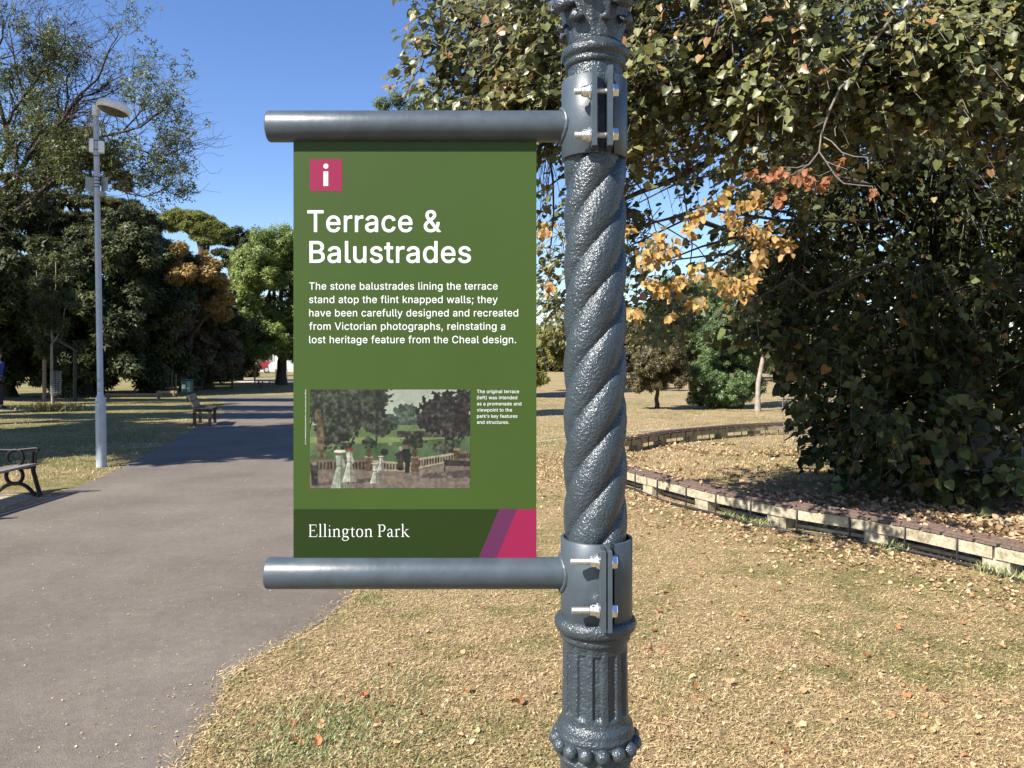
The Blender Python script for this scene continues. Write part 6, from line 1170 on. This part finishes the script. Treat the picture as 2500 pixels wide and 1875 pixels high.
p_, n_, pi = clump_points(cl_, 2600, 8, .4, .4)
leafcloud('crown', p_, unit(n_ + rdir(2600)), rdir(2600) + np.array([0, 0, -.6]), RNG.uniform(.08, .14, 2600), SPRIG, M['f_dark'], yt, mats_noise_tint(pi, 2600), None)
gd = empty('tree_guard', (yq(136, 962).x, yb.y, 0), 'grey wire mesh guard tube hung round the young tree', 'tree guard')
mb = MB(); gx = yq(136, 962).x; z0, z1 = yq(0, 962).z, yq(0, 906).z; r_ = 11.5 * k2
for k in range(14):
    a_ = 2 * math.pi * k / 14; mb.tube([(gx + math.cos(a_) * r_, yb.y + math.sin(a_) * r_, z0), (gx + math.cos(a_) * r_, yb.y + math.sin(a_) * r_, z1)], .0035, 4, False)
mb.build('upright_wires', M['wire'], gd); mb = MB()
for k in range(13):
    z = z0 + (z1 - z0) * k / 12; mb.tube([(gx + math.cos(a_) * r_, yb.y + math.sin(a_) * r_, z) for a_ in np.linspace(0, 2 * math.pi, 17)], .0035, 4, False)
mb.build('ring_wires', M['wire'], gd)
mb = MB(); mb.tube([(yb.x, yb.y, z0 + .05), (gx + r_, yb.y, z0 + .05)], .01, 4); mb.build('tie', M['wire'], gd)

# ------------------------------------------------------------------ the big lime tree at the right
lt = empty('lime_tree', (6.4, 11.0, 0), 'huge lime tree with broad leaves down to the ground, filling the right side', 'tree')
rnd = random.Random(21); lime_cl = []; 
def LC(px, py, d, rm, kind=0, dens=1.0): 
    p_ = P(px, py, d); lime_cl.append((p_.x, p_.y, p_.z, rm, kind, dens))
# front overhang, lit: fills the top from the left tip to the far right
def spread(poly_px, n, d0, d1, r0, r1, kind, dens=1.0, seed=0):
    rr_ = random.Random(seed); pl = np.array(poly_px, float); x0, y0 = pl.min(0); x1, y1 = pl.max(0); k = 0
    while k < n:
        x = rr_.uniform(x0, x1); y = rr_.uniform(y0, y1)
        if inside(np.array([x]), np.array([y]), pl)[0]: LC(x, y, rr_.uniform(d0, d1), rr_.uniform(r0, r1), kind, dens); k += 1
spread([(1150, -60), (1170, 90), (1150, 150), (1200, 250), (1120, 262), (1230, 330), (1340, 345), (1340, 380), (1420, 400), (1600, 390), (1700, 330), (1800, 300), (2000, 300), (2250, 240), (2560, 330), (2560, -60)], 125, 5.6, 7.2, .17, .3, 0, 1.0, 1)
for x, y in ((1100, 60), (1130, 110), (1085, 105), (1050, 90), (1070, 130), (1030, 155), (1075, 180), (1100, 200), (1130, 170), (1070, 12), (1110, -5), (1160, 235), (1100, 245), (1060, 235), (1050, 30)): LC(x, y, 6.0 + rnd.uniform(-.3, .3), rnd.uniform(.09, .13), 0, .8)
# middle layer behind it, with sky gaps
spread([(1310, 380), (1330, 430), (1380, 600), (1310, 620), (1310, 790), (1560, 770), (1700, 830), (1720, 760), (1690, 640), (1620, 560), (1540, 520), (1560, 430), (1700, 450), (1800, 430), (1850, 560), (1900, 560), (1900, 250), (1600, 250), (1480, 420), (1480, 600), (1460, 700)], 56, 7.4, 9.0, .16, .28, 1, .6, 2)
for x, y in ((1340, 470), (1350, 520), (1330, 560), (1345, 640), (1330, 700), (1355, 745), (1560, 610), (1590, 650), (1640, 690), (1600, 740), (1570, 760), (1660, 760), (1690, 700), (1570, 470), (1620, 500), (1680, 520), (1730, 560), (1760, 620), (1800, 690), (1830, 740), (1640, 800), (1590, 820), (1680, 830)): LC(x, y, rnd.uniform(7, 8.4), rnd.uniform(.14, .2), 1, .55)
# the leafy wall down to the ground
wall = [(1860, 420), (1850, 560), (1870, 700), (1900, 760), (1895, 900), (1935, 960), (1940, 1040), (1955, 1120), (1985, 1165), (2060, 1185), (2200, 1215), (2320, 1225), (2420, 1190), (2700, 1150), (2700, 300), (2100, 300)]
rr_ = random.Random(9); k = 0; pl = np.array(wall, float)
while k < 150:
    x = rr_.uniform(1850, 2700); y = rr_.uniform(300, 1230)
    if not inside(np.array([x]), np.array([y]), pl)[0]: continue
    # the wall leans away with height; low skirts reach nearest on the right
    dd = 8.7 - (x - 1900) * .0006 + max(0, (700 - y)) * .0022 + rr_.uniform(-.3, 1.2)
    if y > 1100: dd = min(dd, F * 1.42 / (y - HZ) + .3)
    LC(x, y, dd, rr_.uniform(.22, .42), 2, 1.0); k += 1
# deeper dark filling so little sky shows through
for k in range(190):
    x = rr_.uniform(1890, 2800); y = rr_.uniform(250, 1080); LC(x, y, rr_.uniform(10.0, 13), rr_.uniform(.5, .8), 3, .42)
# crown above the frame
for k in range(90):
    a_ = rr_.uniform(0, 6.28); h = rr_.uniform(4.3, 10.5); rad_ = (1 - ((h - 4.3) / 7.4) ** 2) * 5.2 * math.sqrt(rr_.random())
    x, y, z = 5.8 + math.cos(a_) * rad_ * 1.0, 10.4 + math.sin(a_) * rad_, h
    if z < EYE + .47 * y + .1 and abs(x) < .66 * y: z = EYE + .47 * y + rr_.uniform(.2, 1.5)
    lime_cl.append((x, y, z, rr_.uniform(.45, .75), 4, .32))
LCa = np.array(lime_cl)
segs = []; LP = []; LN = []; LT = []; LS = []; LK = []
for (x, y, z, r, kind, dens) in lime_cl:
    kind = int(kind); c_ = np.array([x, y, z])
    lsz = {0: .062, 1: .066, 2: .095, 3: .17, 4: .16}[kind]
    if kind == 2: lsz = .074 if z > 2.2 else (.122 if z < 1.7 and x > 4.6 else .095)
    if kind == 2 and z > 2.2: dens = 1.5
    ns = {0: 125, 1: 36, 2: 52, 3: 30, 4: 26}[kind]; ns = int(ns * (r / {0: .22, 1: .2, 2: .32, 3: .6, 4: .6}[kind]) ** 2 * dens * (1.6 if kind < 3 else 3))
    out = c_ - np.array([6.4, 11.5, z * .8 + .5]); out /= np.linalg.norm(out)
    for q in range(max(2, ns // 7)):
        # a drooping twig with alternate leaves
        d_ = RNG.normal(size=3); d_ /= np.linalg.norm(d_); a_ = c_ + d_ * r * RNG.uniform(.1, .8)
        dr = d_ * .7 + out * .6 + RNG.normal(size=3) * .35; dr /= np.linalg.norm(dr); L_ = r * RNG.uniform(.9, 1.5) + .08
        pts = [a_ + dr * L_ * u_ + np.array([0, 0, -1]) * L_ * .55 * u_ * u_ for u_ in (0, .33, .66, 1)]
        if min(p[2] for p in pts) < .06: continue
        segs += seg_rows(pts, .006 if kind < 3 else .012, .002)
        m_ = 8 if kind < 3 else 7
        for j in range(m_):
            u_ = .15 + .85 * j / (m_ - 1); p_ = a_ + dr * L_ * u_ + np.array([0, 0, -1]) * L_ * .55 * u_ * u_
            sd_ = np.cross(dr, [0, 0, 1]) * (1 if j % 2 else -1)
            LP.append(p_ + sd_ * lsz * .35 + RNG.normal(size=3) * lsz * .3); tp = sd_ * .7 + dr * .5 + np.array([0, 0, -.75]) + RNG.normal(size=3) * .35
            nn = np.array([0, 0, .8]) + out * (.75 if kind != 2 else .35) + RNG.normal(size=3) * (.55 if kind != 2 else .85)
            LT.append(tp); LN.append(nn); LS.append(lsz * RNG.uniform(.62, 1.3)); LK.append(kind)
LP = np.array(LP); LN = np.array(LN); LT = np.array(LT); LS = np.array(LS); LK = np.array(LK)
px_ = 1250 + F * LP[:, 0] / LP[:, 1]; py_ = HZ - F * (LP[:, 2] - EYE) / LP[:, 1]
# nothing of the crown stands outside its outline against lawn and sky
ok_ = LP[:, 2] > .05
ok_ &= ~((px_ < 1895) & (py_ > 850) & (LK >= 1)); ok_ &= ~((px_ < 1925) & (py_ > 960)); ok_ &= ~((px_ < 1948) & (py_ > 1060))
gap = np.zeros(len(LP), bool)
for (gx, gy, rx, ry) in ((1640, 545, 62, 42), (1600, 620, 50, 36), (1700, 620, 30, 24), (1580, 480, 34, 26), (1340, 420, 26, 34), (1350, 585, 20, 34), (1640, 480, 26, 18), (1760, 500, 20, 14), (2415, 335, 14, 10), (2410, 450, 16, 14), (2360, 440, 9, 9), (2300, 730, 12, 12)):
    gap |= ((px_ - gx) / rx) ** 2 + ((py_ - gy) / ry) ** 2 < 1
ok_ &= ~(gap & (RNG.random(len(LP)) < .86))
LP, LN, LT, LS, LK, px_, py_ = [a_[ok_] for a_ in (LP, LN, LT, LS, LK, px_, py_)]
print('lime leaves', len(LP))
tn = np.clip(RNG.normal(.45, .24, len(LP)) + .5 * np.array([mnoise.noise(Vector(p) * 2.1) for p in LP]), 0, .88)
pn = np.array([mnoise.noise(Vector(p) * 1.3) for p in LP])
sel = (LK < 2) & (RNG.random(len(LP)) < .06 + .22 * (pn > .25)); tn[sel] = RNG.uniform(.88, 1, sel.sum())
# golden withered sprays hanging in the middle
GOLD = [(1602, 610, 22), (1580, 640, 24), (1615, 585, 18), (1640, 610, 20), (1600, 690, 20), (1625, 710, 18), (1655, 690, 20), (1700, 670, 24), (1760, 680, 22), (1790, 700, 20), (1820, 710, 18), (1835, 690, 14), (1850, 640, 18), (1860, 600, 16), (1840, 560, 14), (1870, 570, 16), (1900, 590, 18), (1920, 605, 12), (1700, 520, 18), (1740, 500, 14), (1780, 520, 16), (1800, 545, 14), (1680, 560, 14), (1770, 480, 12), (1540, 760, 10), (1560, 765, 8), (1845, 490, 16), (1855, 480, 12), (1815, 500, 10), (1530, 560, 10), (1330, 560, 10), (1345, 700, 8), (1690, 745, 14), (1710, 740, 10), (1640, 770, 6)]
GP = []; 
for (gx, gy, r_) in GOLD:
    dd = rnd.uniform(5.0, 5.8); 
    for _ in range(int(8 + r_ * .8)):
        v_ = P(gx + rnd.gauss(0, r_ * .62), gy + rnd.gauss(0, r_ * .62), dd + rnd.gauss(0, .12)); GP.append(tuple(v_))
RED = [(2025, 440, 14), (1990, 455, 16), (1975, 430, 12), (1945, 430, 12), (1905, 415, 10), (1905, 470, 14), (1900, 490, 10), (1880, 430, 10), (1840, 420, 10), (1920, 425, 8), (2130, 468, 5), (2056, 395, 5)]
RP = []
for (gx, gy, r_) in RED:
    for _ in range(int(3 + r_ * .5)):
        RP.append(tuple(P(gx + rnd.gauss(0, r_ * .6), gy + rnd.gauss(0, r_ * .6), 5.3 + rnd.gauss(0, .08))))
GP = np.array(GP); RP = np.array(RP)
# the 300 leaves that show largest become parts of their own, the rest one mass
inv = (px_ > 0) & (px_ < 2480) & (py_ > 10) & (py_ < 1300) & ~((px_ > 1370) & (px_ < 1535)) & ~((px_ < 1310) & (py_ > 265))
score = np.where(inv, LS / LP[:, 1], 0); pick = np.argsort(-score)[:300 - 190]
pk = np.zeros(len(LP), bool); pk[pick] = True
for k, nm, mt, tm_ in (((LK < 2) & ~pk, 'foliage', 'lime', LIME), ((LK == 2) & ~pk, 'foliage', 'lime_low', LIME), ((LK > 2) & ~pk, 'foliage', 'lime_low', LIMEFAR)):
    leafcloud(nm, LP[k], LN[k], LT[k], LS[k], tm_, M[mt], lt, tn[k] if mt == 'lime' else np.clip(tn[k] + .12 * (RNG.random(k.sum()) < .04) * 8, 0, 1))
def leaf_mesh(tm, mat):
    me = bpy.data.meshes.new('leaf'); me.from_pydata([tuple(v) for v in tm[0]], [], [tuple(f) for f in tm[1]]); me.materials.append(M[mat]); return me
lm_g, lm_d, lm_go = leaf_mesh(LIME, 'lime_obj'), leaf_mesh(LIME, 'lime_obj'), leaf_mesh(CURL, 'gold_obj')
def leaf_obj(me, p_, n_, t_, s_, parent, rl):
    x, y, n = frames(np.array([n_]), np.array([t_]))
    o = bpy.data.objects.new('leaf', me); COL.objects.link(o); o.parent = parent
    Mw = Matrix(((x[0][0] * s_, y[0][0] * s_, n[0][0] * s_, p_[0] - rl.x), (x[0][1] * s_, y[0][1] * s_, n[0][1] * s_, p_[1] - rl.y), (x[0][2] * s_, y[0][2] * s_, n[0][2] * s_, p_[2] - rl.z), (0, 0, 0, 1)))
    o.matrix_local = Mw; return o
rl = lt.location.copy()
for i in pick: leaf_obj(lm_g, LP[i], LN[i], LT[i], LS[i], lt, rl)
gi = RNG.permutation(len(GP)); npick = 190
for i in gi[:npick]: leaf_obj(lm_go, GP[i], RNG.normal(size=3) * .8 + np.array([-.5, -.7, .5]), RNG.normal(size=3) * .5 + np.array([0, 0, -1]), RNG.uniform(.042, .07), lt, rl)
gi = gi[npick:]; n = len(gi) + len(RP)
pp_ = np.concatenate([GP[gi], RP]); tt = np.concatenate([RNG.uniform(.2, 1, len(gi)), RNG.uniform(0, .12, len(RP))])
leafcloud('withered_leaves', pp_, RNG.normal(size=(n, 3)) * .8 + np.array([-.5, -.7, .5]), RNG.normal(size=(n, 3)) * .5 + np.array([0, 0, -1]), RNG.uniform(.04, .065, n), CURL, M['gold'], lt, tt)
segs = [s for s in segs if s[2] > .05 and s[5] > .05]
sg = np.array(segs); spx = 1250 + F * sg[:, 3] / sg[:, 4]; spy = HZ - F * (sg[:, 5] - EYE) / sg[:, 4]
sg = sg[~((spx < 1900) & (spy > 850))]
tag(segmesh('twigs', sg, 3, M['bark_grey'], lt), kind='stuff')
# trunk and main limbs
mb = MB(); mb.tube([(6.4, 11, -.1), (6.4, 11, .4), (6.35, 11.05, 2), (6.2, 11, 4), (6.0, 10.9, 6), (5.9, 10.8, 8.5)], [.5, .38, .33, .29, .2, .08], 18); mb.build('trunk', M['bark_grey'], lt)
for i in RNG.permutation(len(LCa))[:60]:
    x, y, z, r, kind, _ = LCa[i]
    if kind == 2: continue
    hz_ = min(z * .55 + 1.2, 7); pts = wander((6.3, 11, hz_ * .8), (x, y, z), 7, .05, rnd)
    mb = MB(); mb.tube(pts, [.045 * (1 - .87 * q / 7) for q in range(8)], 7, False)
    pv = [(1250 + F * p[0] / p[1], HZ - F * (p[2] - EYE) / p[1]) for p in pts]
    mb.build('limb', M['bark_dark'], lt)
# the bare grey twig that hangs out in front, and other visible branches
def bough(pts, d0, d1, r0, r1, mat='bark_grey'):
    n = len(pts); mb = MB(); mb.tube([P(x, y, d0 + (d1 - d0) * i / (n - 1)) for i, (x, y) in enumerate(pts)], [r0 + (r1 - r0) * i / (n - 1) for i in range(n)], 7); mb.build('bare_twig', M[mat], lt)
bough([(2180, 40), (2110, 130), (2085, 185), (2050, 215), (2025, 270), (2015, 300), (2005, 330), (2000, 370), (1975, 402), (1940, 425), (1900, 435)], 5.4, 5.2, .011, .004)
bough([(2005, 332), (2030, 345), (2055, 372), (2085, 382), (2118, 384), (2120, 412)], 5.3, 5.1, .006, .0025); bough([(2000, 371), (2015, 392), (2040, 430), (2060, 448), (2095, 452), (2130, 455), (2133, 470)], 5.25, 5.1, .006, .0025)
bough([(2040, 332), (2038, 315), (2042, 308)], 5.3, 5.3, .004, .002); bough([(2020, 395), (2035, 402), (2070, 414)], 5.2, 5.1, .004, .002); bough([(2010, 298), (1985, 312)], 5.3, 5.2, .004, .002); bough([(1975, 402), (1945, 410), (1910, 408)], 5.2, 5.2, .005, .003)
bough([(2085, 185), (2060, 172), (2015, 165)], 5.4, 5.3, .006, .003); bough([(1985, 425), (2000, 430), (2032, 415)], 5.2, 5.2, .004, .002)
bough([(2436, 10), (2435, 40), (2430, 90), (2432, 130), (2436, 155)], 7, 7, .02, .013, 'bark_pale'); bough([(2240, 110), (2265, 95), (2290, 70)], 6.2, 6.4, .014, .008)
bough([(1505, 495), (1560, 470), (1640, 440), (1720, 400)], 7, 7.5, .02, .03, 'bark_dark'); bough([(1500, 520), (1600, 540), (1700, 600), (1730, 640)], 6.4, 6.6, .007, .004, 'bark_dark'); bough([(1680, 380), (1670, 470), (1690, 600), (1680, 700)], 6.6, 6.6, .009, .004, 'bark_dark')
bough([(1540, 430), (1580, 480), (1600, 560), (1640, 640), (1660, 700)], 6.2, 6.2, .006, .003, 'bark_dark'); bough([(1340, 370), (1350, 440), (1352, 520), (1345, 600)], 6.6, 6.6, .012, .006, 'bark_dark'); bough([(1380, 425), (1340, 455), (1312, 470)], 6.8, 6.8, .01, .005, 'bark_dark')
bough([(1140, 145), (1135, 190), (1120, 225)], 6, 6, .006, .004); bough([(1060, 25), (1072, 50), (1095, 70), (1130, 90)], 6, 6, .003, .005, 'bark_dark'); bough([(1140, 145), (1160, 180), (1170, 200)], 6, 6, .003, .002)

# ------------------------------------------------------------------ grass, fallen leaves, weeds
def scatter(n, y0, y1, power, xr=.78):
    u_ = RNG.random(n); a_ = 1 - power
    y = (y0 ** a_ + (y1 ** a_ - y0 ** a_) * u_) ** (1 / a_) if abs(a_) > 1e-6 else y0 * (y1 / y0) ** u_
    x = RNG.uniform(-xr, xr, n) * y
    return x, y
def blades(name, x, y, ln, wd, lay, tint, label):
    n = len(x); az = RNG.uniform(0, 2 * math.pi, n); el = RNG.uniform(*lay, n)
    d = np.stack([np.cos(az) * np.cos(el), np.sin(az) * np.cos(el), np.sin(el)], 1); s = np.stack([-np.sin(az), np.cos(az), RNG.uniform(-.4, .4, n)], 1)
    b_ = np.stack([x, y, RNG.uniform(-.002, .006, n)], 1); bend_ = RNG.normal(size=(n, 3)) * .12; bend_[:, 2] = -np.abs(bend_[:, 2]) * .5
    tip = b_ + (d + bend_) * ln[:, None]; tip[:, 2] = np.maximum(tip[:, 2], .004); w_ = wd[:, None] * .5
    mid = b_ + d * (ln * .5)[:, None] + s * w_ * 1.1
    V = np.stack([b_ - s * w_, b_ + s * w_ * .4, mid, tip], 1).reshape(-1, 3)
    i = np.arange(n)[:, None] * 4
    Fc = np.concatenate([i + np.array([[0, 1, 2]]), i + np.array([[0, 2, 3]])], 1).reshape(-1, 3)
    o = npmesh(name, V, Fc, M['blade'], None, tint=np.repeat(tint, 4)); tag(o, label, 'grass', None, 'stuff')
def off_path(x, y, j=.03):
    return ~inside(x + RNG.normal(0, j, len(x)), y + RNG.normal(0, j, len(x)))
rnear = PA
# near lawn
x, y = scatter(420000, 2.7, 10.5, 1.85)
k = off_path(x, y, .035); x, y = x[k], y[k]
cf = np.array([1.0]); n = len(x)
ln = RNG.uniform(.009, .032, n) * (1 + .03 * y); wd = RNG.uniform(.0018, .0038, n) * (1 + .1 * (y - 2.7))
blades('dry_grass', x, y, ln, wd, (.02, .6), RNG.uniform(0, 1, n), 'short dry mown grass on the near lawn')
print('blades', n)
# farther lawn, fewer and broader tufts
x, y = scatter(80000, 10, 34, 1.5, .72); k = off_path(x, y, .05); x, y = x[k], y[k]; n = len(x)
blades('lawn_grass', x, y, RNG.uniform(.03, .06, n), RNG.uniform(.006, .014, n), (.3, 1.2), RNG.uniform(0, 1, n), 'short grass on the lawns farther off')
# longer dead stalks strewn about
x, y = scatter(4200, 2.8, 9, 1.6); k = off_path(x, y, .12); x, y = x[k], y[k]; n = len(x)
blades('straw_stalks', x, y, RNG.uniform(.03, .08, n), RNG.uniform(.0014, .0024, n), (.0, .25), RNG.uniform(.7, 1, n), 'loose straw stalks lying on the near grass')
# rank green tufts
tx = []; ty = []
for (px, py, s_, n) in ((850, 1800, .32, 2600), (620, 1800, .2, 900), (800, 1790, .12, 800), (760, 1840, .13, 900), (880, 1745, .1, 450), (920, 1480, .06, 160), (690, 1860, .09, 260), (1010, 1640, .14, 260), (890, 1460, .05, 110), (1650, 1700, .2, 260), (2100, 1560, .2, 260), (2000, 1760, .2, 220)):
    c_ = G(px, py); tx.append(RNG.normal(c_.x, s_, n)); ty.append(RNG.normal(c_.y, s_ * .8, n))
x = np.concatenate(tx); y = np.concatenate(ty); k = ~inside(x, y); x, y = x[k], y[k]; n = len(x)
m, t, b, o = newmat('green_blade'); a = N(t, 'ShaderNodeAttribute', attribute_name='tint'); t.links.new(ramp(t, [(0, (.1, .14, .04)), (.6, (.2, .24, .085)), (1, (.38, .36, .18))], a.outputs['Fac']).outputs[0], b.inputs['Base Color']); b.inputs['Roughness'].default_value = .5
keep_ = M['blade']; M['blade'] = m
blades('green_tufts', x, y, RNG.uniform(.018, .045, n), RNG.uniform(.0016, .003, n), (.2, 1.2), RNG.uniform(0, 1, n), 'fresh green grass tufts near the path edge')
# weeds growing at the railway
xs_, ys_ = [], []
for s_ in np.arange(.5, 8.6, .02):
    if mnoise.noise(Vector((s_ * 1.3, 4, 0))) < .12: continue
    p_, t_, n_ = at(s_); 
    for _ in range(9): q = p_ - n_ * side * abs(rnd.gauss(.02, .05)) + t_ * rnd.uniform(-.02, .02); xs_.append(q.x); ys_.append(q.y)
x, y = np.array(xs_), np.array(ys_); n = len(x)
blades('railway_weeds', x, y, RNG.uniform(.03, .11, n), RNG.uniform(.003, .006, n), (.5, 1.45), RNG.uniform(.3, 1, n), 'weeds growing along the foot of the concrete beams')
# rough grass by the young tree and left hand verge
M['blade'] = keep_
xs_ = np.concatenate([RNG.normal(yb.x, .35, 1500), RNG.uniform(G(-60, 950).x, G(160, 950).x, 5000)]); ys_ = np.concatenate([RNG.normal(yb.y, .2, 1500), RNG.uniform(30.2, 33.0, 5000)]); n = len(xs_)
blades('rough_grass', xs_, ys_, RNG.uniform(.1, .32, n), RNG.uniform(.012, .03, n), (.6, 1.4), RNG.uniform(.3, 1, n), 'tall dry grass round the young tree and along the left shrubs')

def litter(name, x, y, size, label, matk='litter', z=.012):
    n = len(x); p_ = np.stack([x, y, RNG.uniform(.002, z, n)], 1)
    o = leafcloud(name, p_, unit(RNG.normal(size=(n, 3)) * .45 + np.array([0, 0, 1])), RNG.normal(size=(n, 3)) * np.array([1, 1, .1]), size, CURL, M[matk], None, RNG.uniform(0, 1, n)); tag(o, label, 'leaf litter')
x, y = scatter(4200, 2.8, 14, 1.15, .75); k = off_path(x, y, .1) & (x > -2.2)
dn = np.array([mnoise.noise(Vector((a_ * .6, b_ * .6, 2))) for a_, b_ in zip(x, y)]); k &= (RNG.random(len(x)) < .25 + .5 * np.clip((x + .3) / 3.5, 0, 1) + dn * .5)
litter('dry_leaf_scatter', x[k], y[k], RNG.uniform(.011, .028, k.sum()), 'small dry leaves scattered over the near lawn')
# thick litter inside the railway bend and under the lime
n = 42000; x = RNG.uniform(1.4, 7.8, n); y = RNG.uniform(5.0, 14.2, n)
i_ = np.array([np.argmin((fine_[::8, 0] - a_) ** 2 + (fine_[::8, 1] - b_) ** 2) for a_, b_ in zip(x, y)]) * 8
dist = ((x - fine_[i_, 0]) * norm[i_, 0] + (y - fine_[i_, 1]) * norm[i_, 1]) * side
dn = np.array([mnoise.noise(Vector((a_ * .9, b_ * .9, 5))) for a_, b_ in zip(x, y)])
pr = np.clip(1.05 - (y - 7.7 - (x - 3) * .3) * .6, .0, 1) + .12 * (dist < .8)
k = (dist > .24) & (RNG.random(n) < np.clip(pr + dn * .7, 0.02, 1))
litter('leaf_litter', x[k], y[k], RNG.uniform(.03, .07, k.sum()), 'thick tan leaf litter between the miniature railway and the lime tree', z=.03)
# outside the rails too
n = 4500; s_i = RNG.integers(0, 480, n); off = -np.abs(RNG.normal(.1, .55, n)); x = fine_[s_i, 0] + norm[s_i, 0] * side * off; y = fine_[s_i, 1] + norm[s_i, 1] * side * off
k = (off < -.03); litter('beam_foot_leaves', x[k], y[k], RNG.uniform(.016, .04, k.sum()), 'dry leaves gathered along the outer foot of the railway')
# leaves resting on the rails
s_i = RNG.integers(0, 560, 330); off = RNG.uniform(.01, .19, 330); x = fine_[s_i, 0] + norm[s_i, 0] * side * off; y = fine_[s_i, 1] + norm[s_i, 1] * side * off
p_ = np.stack([x, y, np.full(330, ZT + .045)], 1); o = leafcloud('leaves_on_rails', p_, unit(RNG.normal(size=(330, 3)) * .3 + np.array([0, 0, 1])), RNG.normal(size=(330, 3)), RNG.uniform(.02, .045, 330), CURL, M['litter'], None, RNG.uniform(0, 1, 330)); tag(o, 'dry leaves lying on top of the rusty rails', 'leaf litter')
x, y = scatter(26000, 2.7, 9, 1.7, .78); k = off_path(x, y, .08); x, y = x[k], y[k]; n = len(x)
o = leafcloud('leaf_crumbs', np.stack([x, y, RNG.uniform(.004, .016, n)], 1), unit(RNG.normal(size=(n, 3)) * .6 + np.array([0, 0, 1])), RNG.normal(size=(n, 3)) * np.array([1, 1, .2]), RNG.uniform(.006, .017, n), CRUMB, M['litter'], None, RNG.uniform(0, .9, n)); tag(o, 'crumbled dry leaf bits mixed into the near grass', 'leaf litter')
# single larger leaves, each a thing
cm = leaf_mesh(CURL, 'litter_obj'); zero = Vector((0, 0, 0))
spots = [(715, 1770), (790, 1765), (745, 1745), (590, 1830), (885, 1700), (905, 1745), (925, 1755), (1145, 1690), (1155, 1605), (1135, 1595), (1245, 1710), (1270, 1720), (1350, 1815), (960, 1815), (775, 1820), (1060, 1830), (840, 1735), (1800, 1500), (2270, 1780), (2210, 1620), (1710, 1735), (1900, 1440), (2070, 1390), (2350, 1560), (1640, 1480)]
while len(spots) < 120: spots.append((rnd.uniform(560, 2480) if rnd.random() < .4 else rnd.uniform(1540, 2480), rnd.uniform(1330, 1860)))
for (px, py) in spots:
    p_ = G(px, py, .012)
    if inside(np.array([p_.x]), np.array([p_.y]))[0]: continue
    o = leaf_obj(cm, p_, (rnd.gauss(0, .4), rnd.gauss(-.1, .4), 1), (rnd.gauss(0, 1), rnd.gauss(0, 1), 0), rnd.uniform(.022, .046), None, zero); o.name = 'fallen_leaf'
    tag(o, 'single curled dry leaf lying on the near grass', 'leaf', 'curled dry leaves fallen on the near lawn')
# bits on the asphalt
x, y = scatter(2600, 2.8, 16, 1.0, .8); k = inside(x, y) & (x < 0); x, y = x[k], y[k]
o = leafcloud('path_debris', np.stack([x, y, np.full(len(x), .008)], 1), unit(RNG.normal(size=(len(x), 3)) * .25 + np.array([0, 0, 1])), RNG.normal(size=(len(x), 3)) * np.array([1, 1, .1]), RNG.uniform(.004, .013, len(x)), CURL, M['litter'], None, RNG.uniform(.7, 1, len(x))); tag(o, 'pale leaf bits and grit strewn on the asphalt path', 'debris')
# straw bits creeping over the asphalt edge
ei = RNG.integers(0, len(PA), 9000); x = PA[ei, 0] + RNG.normal(0, .05, 9000); y = PA[ei, 1] + RNG.normal(0, .05, 9000); f_ = RNG.random(9000)[:, None]
q = PA[ei] * f_ + PA[(ei + 1) % len(PA)] * (1 - f_) + RNG.normal(0, .045, (9000, 2)); k = (q[:, 1] > 2.6) & (q[:, 1] < 12) & (q[:, 0] > -2.6); q = q[k]; n = len(q)
blades('edge_straw', q[:, 0], q[:, 1], RNG.uniform(.015, .05, n), RNG.uniform(.0016, .003, n), (0, .5), RNG.uniform(.3, 1, n), 'straw bits creeping over the path edge')
print('verts', sum(len(me.vertices) for me in bpy.data.meshes), 'tris', sum(len(me.polygons) for me in bpy.data.meshes))
